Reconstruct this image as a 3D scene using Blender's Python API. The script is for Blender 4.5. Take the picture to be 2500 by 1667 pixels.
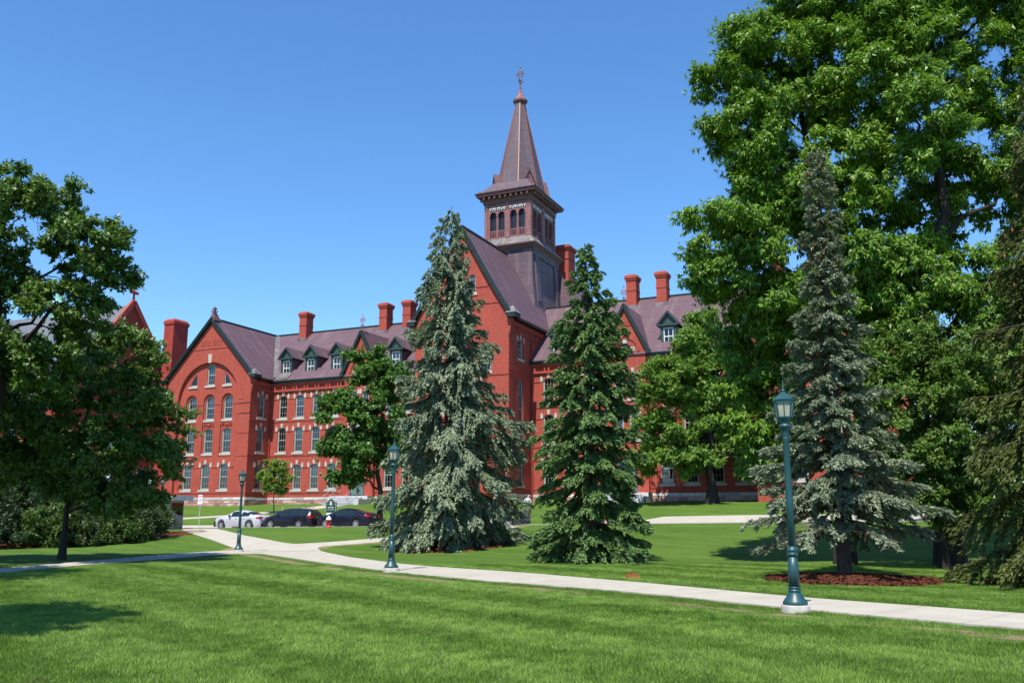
import bpy, bmesh, math, random
import numpy as np
from mathutils import Vector, Matrix
from mathutils.geometry import tessellate_polygon

for o in list(bpy.data.objects): bpy.data.objects.remove(o)
SC = bpy.context.scene
COL = SC.collection
R = math.radians

# ------------------------------------------------------------------ camera
EYE = 1.6
cam_d = bpy.data.cameras.new('camera'); cam = bpy.data.objects.new('camera', cam_d); COL.objects.link(cam)
cam.location = (0, 0, EYE); cam.rotation_euler = (R(90 + 11.07), 0, 0)
cam_d.sensor_width = 36.0; cam_d.lens = 36.0 * 2206.0 / 2500.0
cam_d.clip_start = 0.1; cam_d.clip_end = 6000
SC.camera = cam

# ------------------------------------------------------------------ sky, sun, exposure
SUN_EL, SUN_AZ = 60.0, 20.0            # sun stands behind the viewer, AZ degrees to the left
world = bpy.data.worlds.new('World'); SC.world = world; world.use_nodes = True
wn = world.node_tree.nodes; wl = world.node_tree.links; wn.clear()
sky = wn.new('ShaderNodeTexSky'); sky.sky_type = 'NISHITA'; sky.sun_disc = False
sky.sun_elevation = R(SUN_EL); sky.sun_rotation = R(180 + SUN_AZ)
sky.altitude = 100; sky.air_density = 1.0; sky.dust_density = 0.0; sky.ozone_density = 6.0
bg = wn.new('ShaderNodeBackground'); bg.inputs['Strength'].default_value = 0.15
hs = wn.new('ShaderNodeHueSaturation'); hs.inputs['Saturation'].default_value = 1.14
wo = wn.new('ShaderNodeOutputWorld')
wl.new(sky.outputs['Color'], hs.inputs['Color']); wl.new(hs.outputs['Color'], bg.inputs['Color']); wl.new(bg.outputs['Background'], wo.inputs['Surface'])
sun_d = bpy.data.lights.new('sun', 'SUN'); sun_d.energy = 5.0; sun_d.angle = R(0.53); sun_d.color = (1.0, 0.935, 0.81)
sun = bpy.data.objects.new('sun', sun_d); COL.objects.link(sun)
_sd = Vector((-math.sin(R(SUN_AZ)) * math.cos(R(SUN_EL)), -math.cos(R(SUN_AZ)) * math.cos(R(SUN_EL)), math.sin(R(SUN_EL))))
sun.rotation_euler = _sd.to_track_quat('Z', 'Y').to_euler(); sun.location = _sd * 200
SC.view_settings.view_transform = 'Standard'; SC.view_settings.look = 'None'
SC.view_settings.exposure = 0.60; SC.view_settings.gamma = 1.0; SC.view_settings.use_curve_mapping = False
SC.cycles.max_bounces = 7; SC.cycles.diffuse_bounces = 3; SC.cycles.glossy_bounces = 3
SC.cycles.transmission_bounces = 4; SC.cycles.transparent_max_bounces = 8
SC.cycles.sample_clamp_indirect = 6.0

# ------------------------------------------------------------------ coordinates
TH = R(24.5)                            # the facade is turned 24.5 degrees from the picture plane
CT, ST = math.cos(TH), math.sin(TH)
def UV(x, y): return x * CT - y * ST, x * ST + y * CT
def XY(u, v): return u * CT + v * ST, -u * ST + v * CT
def road_z(u): return np.clip(.78 + .0115 * (np.asarray(u, float) + 48), .5, 1.45)
VB = [38., 53., 53.02, 60., 60.02, 78., 81.5, 120.]
def hgt(x, y):
    u, v = UV(np.asarray(x, float), np.asarray(y, float)); zr = road_z(u)
    a = np.clip((v - 38) / 15, 0, 1) * (zr + .14)
    b = np.interp(v, [60., 78., 81.5], [0, 1, 1.0])
    z = np.where(v < 53.01, a, np.where(v < 60.01, zr - .05, (zr + .12) * (1 - b) + 2.95 * b))
    z = z + np.interp(v, [78, 81.5], [0, .2])
    return z

# ------------------------------------------------------------------ materials
def new_mat(name):
    m = bpy.data.materials.new(name); m.use_nodes = True
    nt = m.node_tree; nt.nodes.clear()
    out = nt.nodes.new('ShaderNodeOutputMaterial')
    b = nt.nodes.new('ShaderNodeBsdfPrincipled'); nt.links.new(b.outputs[0], out.inputs[0])
    return m, nt, b, out
def nd(nt, t, **kw):
    n = nt.nodes.new(t)
    for k, v in kw.items():
        if k in n.inputs: n.inputs[k].default_value = v
        else: setattr(n, k, v)
    return n
def ramp(nt, src, stops):
    r = nt.nodes.new('ShaderNodeValToRGB'); nt.links.new(src, r.inputs[0])
    e = r.color_ramp.elements
    while len(e) < len(stops): e.new(0.5)
    for i, (p, c) in enumerate(stops):
        e[i].position = p; e[i].color = (*c, 1) if len(c) == 3 else c
    return r.outputs[0]
def mixc(nt, fac, a, b, mode='MIX'):
    m = nt.nodes.new('ShaderNodeMix'); m.data_type = 'RGBA'; m.blend_type = mode
    for sock, val in ((0, fac), (6, a), (7, b)):
        if hasattr(val, 'links') or isinstance(val, bpy.types.NodeSocket): nt.links.new(val, m.inputs[sock])
        else: m.inputs[sock].default_value = val if sock == 0 else ((*val, 1) if len(val) == 3 else val)
    return m.outputs[2]
def objco(nt):
    return nt.nodes.new('ShaderNodeTexCoord').outputs['Object']
def uvco(nt):
    return nt.nodes.new('ShaderNodeTexCoord').outputs['UV']
def geopos(nt):
    return nt.nodes.new('ShaderNodeNewGeometry').outputs['Position']
def noise(nt, vec, scale, detail=4, rough=.55, out='Fac'):
    n = nd(nt, 'ShaderNodeTexNoise', Scale=scale, Detail=detail, Roughness=rough)
    nt.links.new(vec, n.inputs['Vector']); return n.outputs[out]
def mapped(nt, vec, scale=(1, 1, 1), loc=(0, 0, 0), rot=(0, 0, 0)):
    m = nt.nodes.new('ShaderNodeMapping'); nt.links.new(vec, m.inputs[0])
    m.inputs['Scale'].default_value = scale; m.inputs['Location'].default_value = loc; m.inputs['Rotation'].default_value = rot
    return m.outputs[0]
def bump(nt, b, h, strength=.4, dist=.02):
    n = nd(nt, 'ShaderNodeBump', Strength=strength, Distance=dist); nt.links.new(h, n.inputs['Height'])
    nt.links.new(n.outputs[0], b.inputs['Normal'])

def simple(name, col, rough=.6, var=.12, scale=3., metallic=0., spec=.4, bmp=0., coat=0.):
    m, nt, b, o = new_mat(name)
    n = noise(nt, objco(nt), scale, 5, .6)
    c = ramp(nt, n, [(.25, tuple(x * (1 - var * 1.6) for x in col)), (.75, tuple(min(1, x * (1 + var)) for x in col))])
    nt.links.new(c, b.inputs['Base Color'])
    b.inputs['Roughness'].default_value = rough; b.inputs['Metallic'].default_value = metallic
    b.inputs['Specular IOR Level'].default_value = spec
    b.inputs['Coat Weight'].default_value = coat; b.inputs['Coat Roughness'].default_value = .03
    if bmp: bump(nt, b, noise(nt, objco(nt), scale * 8, 4), bmp, .01)
    return m

def brick_mat(name, c1, c2, mortar):
    m, nt, b, o = new_mat(name)
    uv = uvco(nt)
    br = nd(nt, 'ShaderNodeTexBrick', Scale=1.0)
    br.inputs['Brick Width'].default_value = .215; br.inputs['Row Height'].default_value = .075
    br.inputs['Mortar Size'].default_value = .006; br.inputs['Mortar Smooth'].default_value = .3
    br.inputs['Color1'].default_value = (*c1, 1); br.inputs['Color2'].default_value = (*c2, 1); br.inputs['Mortar'].default_value = (*mortar, 1)
    br.inputs['Bias'].default_value = -.1
    nt.links.new(uv, br.inputs['Vector'])
    oc = objco(nt)
    n1 = noise(nt, oc, .45, 7, .72); n2 = noise(nt, mapped(nt, uv, (1.6, 5, 1)), 1.6, 5, .7)
    c = mixc(nt, ramp(nt, n1, [(.28, (0, 0, 0)), (.68, (.85, .85, .85))]), br.outputs['Color'], tuple(x * .60 + .014 for x in c1))
    c = mixc(nt, ramp(nt, n2, [(.42, (0, 0, 0)), (.75, (.7, .7, .7))]), c, (c1[0] * .92 + .05, c1[1] * 1.9 + .02, c1[2] * 1.6 + .014))
    # lime streaks running down below sills
    n3 = noise(nt, mapped(nt, uv, (2.2, .22, 1)), 2.2, 5, .6)
    c = mixc(nt, ramp(nt, n3, [(.56, (0, 0, 0)), (.76, (.4, .4, .4))]), c, (.36, .17, .13))
    nt.links.new(c, b.inputs['Base Color']); b.inputs['Roughness'].default_value = .85
    b.inputs['Specular IOR Level'].default_value = .2
    bump(nt, b, br.outputs['Fac'], -.25, .008)
    return m

def slate_mat(name, ca, cb, cc, w=.30, h=.20):
    m, nt, b, o = new_mat(name)
    uv = uvco(nt)
    br = nd(nt, 'ShaderNodeTexBrick', Scale=1.0)
    br.inputs['Brick Width'].default_value = w; br.inputs['Row Height'].default_value = h
    br.inputs['Mortar Size'].default_value = .012; br.inputs['Mortar Smooth'].default_value = .6
    br.inputs['Color1'].default_value = (*ca, 1); br.inputs['Color2'].default_value = (*cb, 1)
    br.inputs['Mortar'].default_value = (ca[0] * .42, ca[1] * .42, ca[2] * .42, 1)
    nt.links.new(uv, br.inputs['Vector'])
    n2 = noise(nt, mapped(nt, uv, (.5, 2.6, 1)), 1.7, 6, .7)
    n3 = noise(nt, mapped(nt, uv, (1.3, .10, 1), rot=(0, 0, .12)), 1.1, 5, .65)
    c = mixc(nt, ramp(nt, n2, [(.42, (0, 0, 0)), (.72, (.75, .75, .75))]), br.outputs['Color'], cc)
    c = mixc(nt, ramp(nt, n3, [(.5, (0, 0, 0)), (.72, (.32, .32, .32))]), c, (.27, .22, .24))
    # courses: broad bands of slightly different slates
    n4 = noise(nt, mapped(nt, uv, (.05, 1.2, 1)), 2.4, 3, .6)
    c = mixc(nt, ramp(nt, n4, [(.4, (0, 0, 0)), (.65, (.4, .4, .4))]), c, tuple(x * .62 for x in ca))
    nt.links.new(c, b.inputs['Base Color']); b.inputs['Roughness'].default_value = .65
    b.inputs['Specular IOR Level'].default_value = .28
    bump(nt, b, br.outputs['Fac'], -.5, .02)
    return m

def glass_mat(name, tint=(.5, .6, .65), refl=.22):
    m, nt, b, o = new_mat(name); nt.nodes.remove(b)
    g = nd(nt, 'ShaderNodeBsdfGlossy', Roughness=.04); g.inputs['Color'].default_value = (.9, .95, 1, 1)
    t = nt.nodes.new('ShaderNodeBsdfTransparent'); t.inputs[0].default_value = (*tint, 1)
    fr = nd(nt, 'ShaderNodeFresnel', IOR=1.5)
    ad = nt.nodes.new('ShaderNodeMath'); ad.operation = 'ADD'; ad.inputs[1].default_value = refl
    nt.links.new(fr.outputs[0], ad.inputs[0])
    bm = nd(nt, 'ShaderNodeBump', Strength=.05, Distance=.05)
    nt.links.new(noise(nt, geopos(nt), .8, 2), bm.inputs['Height']); nt.links.new(bm.outputs[0], g.inputs['Normal'])
    mx = nt.nodes.new('ShaderNodeMixShader'); nt.links.new(ad.outputs[0], mx.inputs[0])
    nt.links.new(t.outputs[0], mx.inputs[1]); nt.links.new(g.outputs[0], mx.inputs[2]); nt.links.new(mx.outputs[0], o.inputs[0])
    return m

def leaf_mat(name, dark, mid, light, trans=.32, rough=.45, spec=.35, clump=.5):
    m, nt, b, o = new_mat(name)
    gi = nt.nodes.new('ShaderNodeNewGeometry')
    c = ramp(nt, gi.outputs['Random Per Island'], [(.0, dark), (.5, mid), (1., light)])
    n = noise(nt, gi.outputs['Position'], clump, 3, .6)
    c = mixc(nt, ramp(nt, n, [(.35, (0, 0, 0)), (.7, (.6, .6, .6))]), c, light)
    nt.links.new(c, b.inputs['Base Color'])
    b.inputs['Roughness'].default_value = rough; b.inputs['Specular IOR Level'].default_value = spec
    t = nt.nodes.new('ShaderNodeBsdfTranslucent')
    c2 = mixc(nt, 1.0, c, (1.25, 1.3, .5, 1), 'MULTIPLY'); nt.links.new(c2, t.inputs['Color'])
    mx = nt.nodes.new('ShaderNodeMixShader'); mx.inputs[0].default_value = trans
    nt.links.new(b.outputs[0], mx.inputs[1]); nt.links.new(t.outputs[0], mx.inputs[2]); nt.links.new(mx.outputs[0], o.inputs[0])
    return m

def bark_mat(name, c1, c2):
    m, nt, b, o = new_mat(name)
    n = noise(nt, mapped(nt, objco(nt), (9, 9, 1.6)), 2.2, 6, .7)
    nt.links.new(ramp(nt, n, [(.3, c1), (.7, c2)]), b.inputs['Base Color']); b.inputs['Roughness'].default_value = .9
    b.inputs['Specular IOR Level'].default_value = .15
    bump(nt, b, n, .9, .04); return m

M = {}
M['brick'] = brick_mat('brick', (.395, .054, .038), (.335, .043, .031), (.34, .105, .088))
M['brick_dark'] = brick_mat('terracotta_brick', (.36, .035, .030), (.30, .03, .026), (.30, .06, .05))
M['slate'] = slate_mat('purple_slate', (.108, .066, .085), (.130, .080, .098), (.145, .070, .086))
M['slate_tower'] = slate_mat('tower_slate', (.098, .072, .094), (.125, .092, .115), (.12, .075, .095), .34, .24)
M['slate_blue'] = slate_mat('blue_slate', (.12, .135, .165), (.15, .165, .195), (.10, .11, .14))
M['stone'] = simple('pale_stone', (.43, .41, .365), .8, .18, 2.5, bmp=.3)
M['granite'] = None
M['trim'] = simple('dark_green_paint', (.010, .024, .022), .45, .2, 2.0)
M['trim_light'] = simple('faded_green_paint', (.10, .17, .155), .5, .2, 2.0)
M['dormer_green'] = simple('green_window_paint', (.024, .056, .052), .5, .25, 2.0)
M['frame'] = simple('cream_window_frame', (.37, .345, .30), .6, .12, 4.)
M['sash'] = simple('sash_paint', (.38, .39, .38), .5, .1, 4.)
M['blind'] = simple('white_blind', (.62, .64, .66), .8, .08, 6.)
M['glass'] = glass_mat('window_glass', (.45, .52, .56), .025)
M['tower_wood'] = simple('mauve_tower_wood', (.235, .105, .108), .65, .22, 1.6)
M['tower_wood_dark'] = simple('brown_cornice_wood', (.13, .068, .070), .6, .2, 2.)
M['copper_red'] = simple('red_flashing', (.24, .105, .09), .5, .15, 2.)
M['lead'] = simple('weathered_lead_sheet', (.20, .185, .185), .45, .35, 1.2, metallic=.3)
M['screen'] = simple('dark_bird_screen', (.012, .018, .034), .4, .3, 3.)
M['white_paint'] = simple('white_paint', (.75, .75, .72), .5, .06)
M['concrete'] = simple('grey_concrete', (.42, .40, .36), .9, .25, 3., bmp=.3)
M['steps'] = simple('granite_steps', (.48, .48, .50), .85, .18, 5., bmp=.2)
M['steel'] = simple('galvanised_steel', (.52, .54, .57), .35, .1, 5., metallic=.5)
M['iron_dark'] = simple('dark_iron', (.05, .035, .035), .55, .2)
M['lamp_green'] = simple('teal_enamel', (.014, .066, .076), .42, .14, 1.5, spec=.5)
M['lamp_glass'] = None
M['red_paint'] = simple('hydrant_red', (.50, .02, .025), .35, .15)
M['sign_green'] = simple('sign_green', (.008, .055, .045), .45, .12)
M['grey_post'] = simple('grey_post', (.20, .23, .25), .5, .2)

def granite():
    m, nt, b, o = new_mat('granite_water_table')
    oi = nt.nodes.new('ShaderNodeObjectInfo')
    c = ramp(nt, oi.outputs['Random'], [(0, (.26, .27, .28)), (.5, (.45, .44, .42)), (1, (.66, .64, .58))])
    n = noise(nt, geopos(nt), 3.5, 5, .7)
    c = mixc(nt, ramp(nt, n, [(.4, (0, 0, 0)), (.75, (.6, .6, .6))]), c, (.24, .25, .26))
    nt.links.new(c, b.inputs['Base Color']); b.inputs['Roughness'].default_value = .85
    bump(nt, b, noise(nt, geopos(nt), 9., 4), .5, .03); return m
def rubble():
    m, nt, b, o = new_mat('red_rubble_stone')
    oi = nt.nodes.new('ShaderNodeObjectInfo')
    c = ramp(nt, oi.outputs['Random'], [(0, (.26, .10, .09)), (.3, (.36, .16, .14)), (.6, (.44, .22, .19)), (.85, (.56, .36, .31)), (1, (.60, .48, .44))])
    n = noise(nt, geopos(nt), 4.5, 5, .7)
    c = mixc(nt, ramp(nt, n, [(.4, (0, 0, 0)), (.75, (.5, .5, .5))]), c, (.22, .075, .07))
    nt.links.new(c, b.inputs['Base Color']); b.inputs['Roughness'].default_value = .9
    bump(nt, b, noise(nt, geopos(nt), 8., 4), .6, .04); return m
M['granite'] = granite(); M['rubble'] = rubble()
def lampglass():
    m, nt, b, o = new_mat('frosted_lamp_pane')
    b.inputs['Base Color'].default_value = (.42, .43, .34, 1); b.inputs['Roughness'].default_value = .35
    nt.links.new(ramp(nt, noise(nt, objco(nt), 5, 3), [(.3, (.30, .31, .25)), (.7, (.42, .42, .34))]), b.inputs['Base Color'])
    b.inputs['Transmission Weight'].default_value = 0.0; return m
M['lamp_glass'] = lampglass()

# ------------------------------------------------------------------ mesh helpers
def set_uv(me):
    nv, nl, npg = len(me.vertices), len(me.loops), len(me.polygons)
    if not npg: return
    co = np.empty(nv * 3, 'f'); me.vertices.foreach_get('co', co); co = co.reshape(-1, 3)
    li = np.empty(nl, 'i'); me.loops.foreach_get('vertex_index', li)
    no = np.empty(npg * 3, 'f'); me.polygons.foreach_get('normal', no); no = no.reshape(-1, 3)
    lt = np.empty(npg, 'i'); me.polygons.foreach_get('loop_total', lt)
    n = np.repeat(no, lt, axis=0)
    t = np.stack([-n[:, 1], n[:, 0], np.zeros(len(n))], 1); ln = np.linalg.norm(t, axis=1)
    t[ln < .02] = (1, 0, 0); ln[ln < .02] = 1; t /= ln[:, None]
    bt = np.cross(n, t); c = co[li]
    uv = np.stack([(c * t).sum(1), (c * bt).sum(1)], 1).astype('f')
    lay = me.uv_layers.new(name='uv'); lay.data.foreach_set('uv', uv.ravel())

def link(name, me, mat=None, parent=None, loc=None, rz=0., label=None, cat=None, group=None, kind=None):
    o = bpy.data.objects.new(name, me); COL.objects.link(o)
    if mat is not None and me is not None and not me.materials: me.materials.append(mat)
    if parent is not None: o.parent = parent
    if loc is not None: o.location = loc
    if rz: o.rotation_euler = (0, 0, rz)
    if label: o['label'] = label
    if cat: o['category'] = cat
    if group: o['group'] = group
    if kind: o['kind'] = kind
    return o
def empty(name, loc, rz=0., label=None, cat=None, group=None):
    o = link(name, None, loc=loc, rz=rz, label=label, cat=cat, group=group); o.empty_display_size = .5; return o

class MB:
    def __init__(s): s.v = []; s.f = []; s.mi = []; s.sm = []
    def add(s, vs, fs, mi=0, smooth=False):
        b = len(s.v); s.v += [tuple(map(float, p)) for p in vs]
        for f in fs: s.f.append([i + b for i in f]); s.mi.append(mi); s.sm.append(smooth)
        return s
    def box(s, x0, x1, y0, y1, z0, z1, mi=0):
        vs = [(x0, y0, z0), (x1, y0, z0), (x1, y1, z0), (x0, y1, z0), (x0, y0, z1), (x1, y0, z1), (x1, y1, z1), (x0, y1, z1)]
        return s.add(vs, [(0, 3, 2, 1), (4, 5, 6, 7), (0, 1, 5, 4), (1, 2, 6, 5), (2, 3, 7, 6), (3, 0, 4, 7)], mi)
    def frustum(s, lo, hi, mi=0):
        # lo, hi: (x0,x1,y0,y1,z)
        a, b = lo, hi
        vs = [(a[0], a[2], a[4]), (a[1], a[2], a[4]), (a[1], a[3], a[4]), (a[0], a[3], a[4]), (b[0], b[2], b[4]), (b[1], b[2], b[4]), (b[1], b[3], b[4]), (b[0], b[3], b[4])]
        return s.add(vs, [(0, 3, 2, 1), (4, 5, 6, 7), (0, 1, 5, 4), (1, 2, 6, 5), (2, 3, 7, 6), (3, 0, 4, 7)], mi)
    def prism(s, poly, fn, d0, d1, mi=0, caps=True):
        # poly: list of (a,z); fn(a,z,d)->xyz
        n = len(poly); vs = [fn(a, z, d0) for a, z in poly] + [fn(a, z, d1) for a, z in poly]
        fs = [(i, (i + 1) % n, n + (i + 1) % n, n + i) for i in range(n)]
        s.add(vs, fs, mi)
        if caps:
            tr = tessellate_polygon([[Vector((a, z, 0)) for a, z in poly]])
            s.add(vs[:n], [tuple(t) for t in tr], mi); s.add(vs[n:], [tuple(t) for t in tr], mi)
        return s
    def beam(s, p, q, w, h, mi=0, up=(0, 0, 1)):
        p = Vector(p); q = Vector(q); d = (q - p).normalized(); side = d.cross(Vector(up))
        if side.length < 1e-4: side = Vector((1, 0, 0))
        side.normalize(); u2 = side.cross(d); vs = []
        for c in (p, q):
            for a, b in ((-1, -1), (1, -1), (1, 1), (-1, 1)): vs.append(c + side * (a * w / 2) + u2 * (b * h / 2))
        return s.add(vs, [(0, 1, 2, 3), (7, 6, 5, 4), (0, 4, 5, 1), (1, 5, 6, 2), (2, 6, 7, 3), (3, 7, 4, 0)], mi)
    def tube(s, pts, rad, n=8, mi=0, smooth=True, cap=True):
        pts = [Vector(p) for p in pts]; rad = rad if hasattr(rad, '__len__') else [rad] * len(pts)
        rings = []; ref = Vector((0.03, .02, 1)) if abs((pts[-1] - pts[0]).normalized().z) < .9 else Vector((1, .03, .02))
        for i, p in enumerate(pts):
            d = (pts[min(i + 1, len(pts) - 1)] - pts[max(i - 1, 0)]).normalized()
            a = d.cross(ref).normalized(); b = d.cross(a)
            rings.append([p + (a * math.cos(2 * math.pi * k / n) + b * math.sin(2 * math.pi * k / n)) * rad[i] for k in range(n)])
        vs = [v for r in rings for v in r]; fs = []
        for i in range(len(pts) - 1):
            for k in range(n): fs.append((i * n + k, i * n + (k + 1) % n, (i + 1) * n + (k + 1) % n, (i + 1) * n + k))
        s.add(vs, fs, mi, smooth)
        if cap: s.add(rings[0], [tuple(range(n))], mi); s.add(rings[-1], [tuple(range(n))], mi)
        return s
    def lathe(s, prof, n=20, c=(0, 0), mi=0, smooth=True, ph=0., sx=1., sy=1.):
        vs = []; fs = []
        for r, z in prof:
            for k in range(n):
                a = ph + 2 * math.pi * k / n; vs.append((c[0] + r * math.cos(a) * sx, c[1] + r * math.sin(a) * sy, z))
        for i in range(len(prof) - 1):
            for k in range(n): fs.append((i * n + k, i * n + (k + 1) % n, (i + 1) * n + (k + 1) % n, (i + 1) * n + k))
        fs.append(tuple(range(n))[::-1]); m = (len(prof) - 1) * n; fs.append(tuple(m + k for k in range(n)))
        return s.add(vs, fs, mi, smooth)
    def mesh(s, name='mesh', mats=None, uv=True, fix=True):
        me = bpy.data.meshes.new(name); me.from_pydata(s.v, [], s.f); me.update()
        if fix:
            bm = bmesh.new(); bm.from_mesh(me); bmesh.ops.recalc_face_normals(bm, faces=bm.faces); bm.to_mesh(me); bm.free()
        me.polygons.foreach_set('material_index', s.mi); me.polygons.foreach_set('use_smooth', s.sm)
        if uv: set_uv(me)
        for m in (mats or []): me.materials.append(m)
        return me
    def build(s, name, mat, parent=None, **kw):
        mats = mat if isinstance(mat, (list, tuple)) else [mat]
        fix = kw.pop('fix', True)
        return link(name, s.mesh(name, mats, fix=fix), None, parent, **kw)
# ------------------------------------------------------------------ the old brick building
# local frame: x along the facade (0 = middle of the central pavilion), y into the building (0 = main wall), z up (0 = foot of the walls)
OX, OY = XY(-40.1, 81.5)
hall = empty('brick_building', (OX, OY, 3.0), -TH, 'long red brick college building with purple slate roofs and a tall spire', 'building')
rnd = random.Random(5)

def Ff(y): return lambda a, z, d: (a, y + d, z)          # wall that faces the viewer
def Fr(x): return lambda a, z, d: (x - d, a, z)          # wall that faces right
def Fl(x): return lambda a, z, d: (x + d, a, z)          # wall that faces left
def arch_poly(cx, z0, w, h, rise, n=10):
    """opening outline: flat sill at z0, segmental head of the given rise"""
    pts = [(cx - w / 2, z0), (cx + w / 2, z0)]
    rise = min(rise, w / 2 - 1e-4); r = (w * w / 4 + rise * rise) / (2 * rise); zc = z0 + h - r
    a0 = math.asin(min(1, (w / 2) / r))
    for i in range(n + 1):
        a = a0 - 2 * a0 * i / n; pts.append((cx + r * math.sin(a), zc + r * math.cos(a)))
    return pts
def wall(name, outline, holes, fn, reveal=.24, mat='brick', parent=hall):
    mb = MB(); polys = [outline] + holes; flat = [p for q in polys for p in q]
    tr = tessellate_polygon([[Vector((a, z, 0)) for a, z in q] for q in polys])
    mb.add([fn(a, z, 0) for a, z in flat], [tuple(t) for t in tr])
    for q in holes:
        n = len(q)
        mb.add([fn(a, z, 0) for a, z in q] + [fn(a, z, reveal) for a, z in q], [(i, (i + 1) % n, n + (i + 1) % n, n + i) for i in range(n)])
    return mb.build(name, M[mat], parent, fix=False)

WCACHE = {}
def window_meshes(w, h, rise, orn, style):
    key = (w, h, rise, orn, style)
    if key in WCACHE: return WCACHE[key]
    f = Ff(0); t = .10
    out = arch_poly(0, 0, w, h, rise); inn = arch_poly(0, t * .8, w - 2 * t, h - 1.75 * t, max(.03, rise * (w - 2 * t) / w))
    n = len(out); mb = MB()
    vs = [f(a, z, .10) for a, z in out] + [f(a, z, .10) for a, z in inn] + [f(a, z, .24) for a, z in inn]
    mb.add(vs, [(i, (i + 1) % n, n + (i + 1) % n, n + i) for i in range(n)] + [(n + i, n + (i + 1) % n, 2 * n + (i + 1) % n, 2 * n + i) for i in range(n)])
    d = {'window': (mb.mesh('window', fix=False), 'frame')}
    def top(x):
        rr = max(.03, rise * (w - 2 * t) / w); W2 = w - 2 * t; rr = min(rr, W2 / 2 - 1e-4)
        r = (W2 * W2 / 4 + rr * rr) / (2 * rr); return t * .8 + (h - 1.75 * t) - r + math.sqrt(max(0, r * r - x * x))
    mb = MB(); mid = h * .5; hw = w / 2 - t
    mb.box(-hw, hw, .165, .205, mid - .035, mid + .035)
    mb.box(-hw, -hw + .035, .16, .21, t * .8, top(hw)); mb.box(hw - .035, hw, .16, .21, t * .8, top(hw))
    mb.box(-hw + .045, hw - .045, .16, .21, t * .8, t * .8 + .07)
    cols = (0,) if style == 'two' else (-hw / 3, hw / 3)
    for x in cols: mb.box(x - .011, x + .011, .17, .2, t * .8 + .07, top(x) - .005)
    if style != 'two':
        for k in (.25, .75): mb.box(-hw + .045, hw - .045, .172, .198, h * k - .010, h * k + .010)
    d['sash'] = (mb.mesh('sash'), 'sash')
    mb = MB(); mb.add([f(a, z, .19) for a, z in inn], [tuple(range(n))]); d['pane'] = (mb.mesh('pane', fix=False), 'glass')
    mb = MB(); mb.box(-w / 2 - .2, w / 2 + .2, -.10, .12, -.24, -.005); d['sill'] = (mb.mesh('sill'), 'stone')
    mb = MB(); mb.box(-hw, hw, .30, .32, h * .56, h - .12); d['blind_high'] = (mb.mesh('blind'), 'blind')
    mb = MB(); mb.box(-hw, hw, .30, .32, h * .33, h - .12); d['blind_low'] = (mb.mesh('blind'), 'blind')
    mb = MB(); mb.box(-hw, hw, .30, .32, h * .47, h - .12); d['blind_mid'] = (mb.mesh('blind'), 'blind')
    mb = MB(); mb.box(-hw, hw, .30, .32, h * .72, h - .12); d['blind_top'] = (mb.mesh('blind'), 'blind')
    if orn:
        mb = MB(); z0 = h + .0
        mb.prism([(-.13, z0 - .02), (.13, z0 - .02), (.17, z0 + .44), (-.17, z0 + .44)], f, -.05, .1); d['keystone'] = (mb.mesh('keystone'), 'stone')
        zs = h - rise
        for k, sgn in (('springer_l', -1), ('springer_r', 1)):
            mb = MB(); x0 = sgn * (w / 2 + .01)
            mb.prism([(x0, zs - .06), (x0 + sgn * .27, zs - .06), (x0 + sgn * .27, zs + .34), (x0 + sgn * .2, zs + .5), (x0 + sgn * .1, zs + .46), (x0, zs + .22)], f, -.05, .1)
            d[k] = (mb.mesh('springer'), 'stone')
    WCACHE[key] = d; return d
def place_window(fnloc, cx, z0, w, h, rise, orn=True, style='six', sill=True, rz=0., parent=hall, blind=None, mats=None):
    ms = window_meshes(w, h, rise, orn, style); mats = mats or {}
    def mm(k): return M[mats.get(k, ms[k][1])]
    root = link('window', ms['window'][0], mm('window'), parent, loc=fnloc(cx, z0, 0), rz=rz)
    link('sash', ms['sash'][0], mm('sash'), root); link('pane', ms['pane'][0], mm('pane'), root)
    if sill: link('sill', ms['sill'][0], mm('sill'), root)
    if orn:
        link('keystone', ms['keystone'][0], mm('keystone'), root)
        link('springer', ms['springer_l'][0], mm('springer_l'), root); link('springer', ms['springer_r'][0], mm('springer_r'), root)
    b = blind if blind is not None else rnd.choice(['', 'blind_high', 'blind_mid', 'blind_top', 'blind_low', 'blind_high', ''])
    if b: link('blind', ms[b][0], mm(b), root)
    return root
ROWS = [(1.70, 2.78, .30), (5.80, 2.78, .34), (9.62, 2.56, .30)]     # sill, height, rise
WW = 1.16
EAVE, RIDGE, RY = 13.85, 21.15, 8.0
def belt(name, segs, fn, zs, t=.055, h=.13):
    for z in zs:
        for a, b in segs:
            MB().prism([(a, z), (b, z), (b, z + h), (a, z + h)], fn, -t, .05).build(name, M['brick'], hall)
def cuts(a, b, blocks):
    out = []; x = a
    for c, d in sorted(blocks):
        if d <= a or c >= b: continue
        if c > x: out.append((x, c))
        x = max(x, d)
    if x < b: out.append((x, b))
    return out

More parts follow.
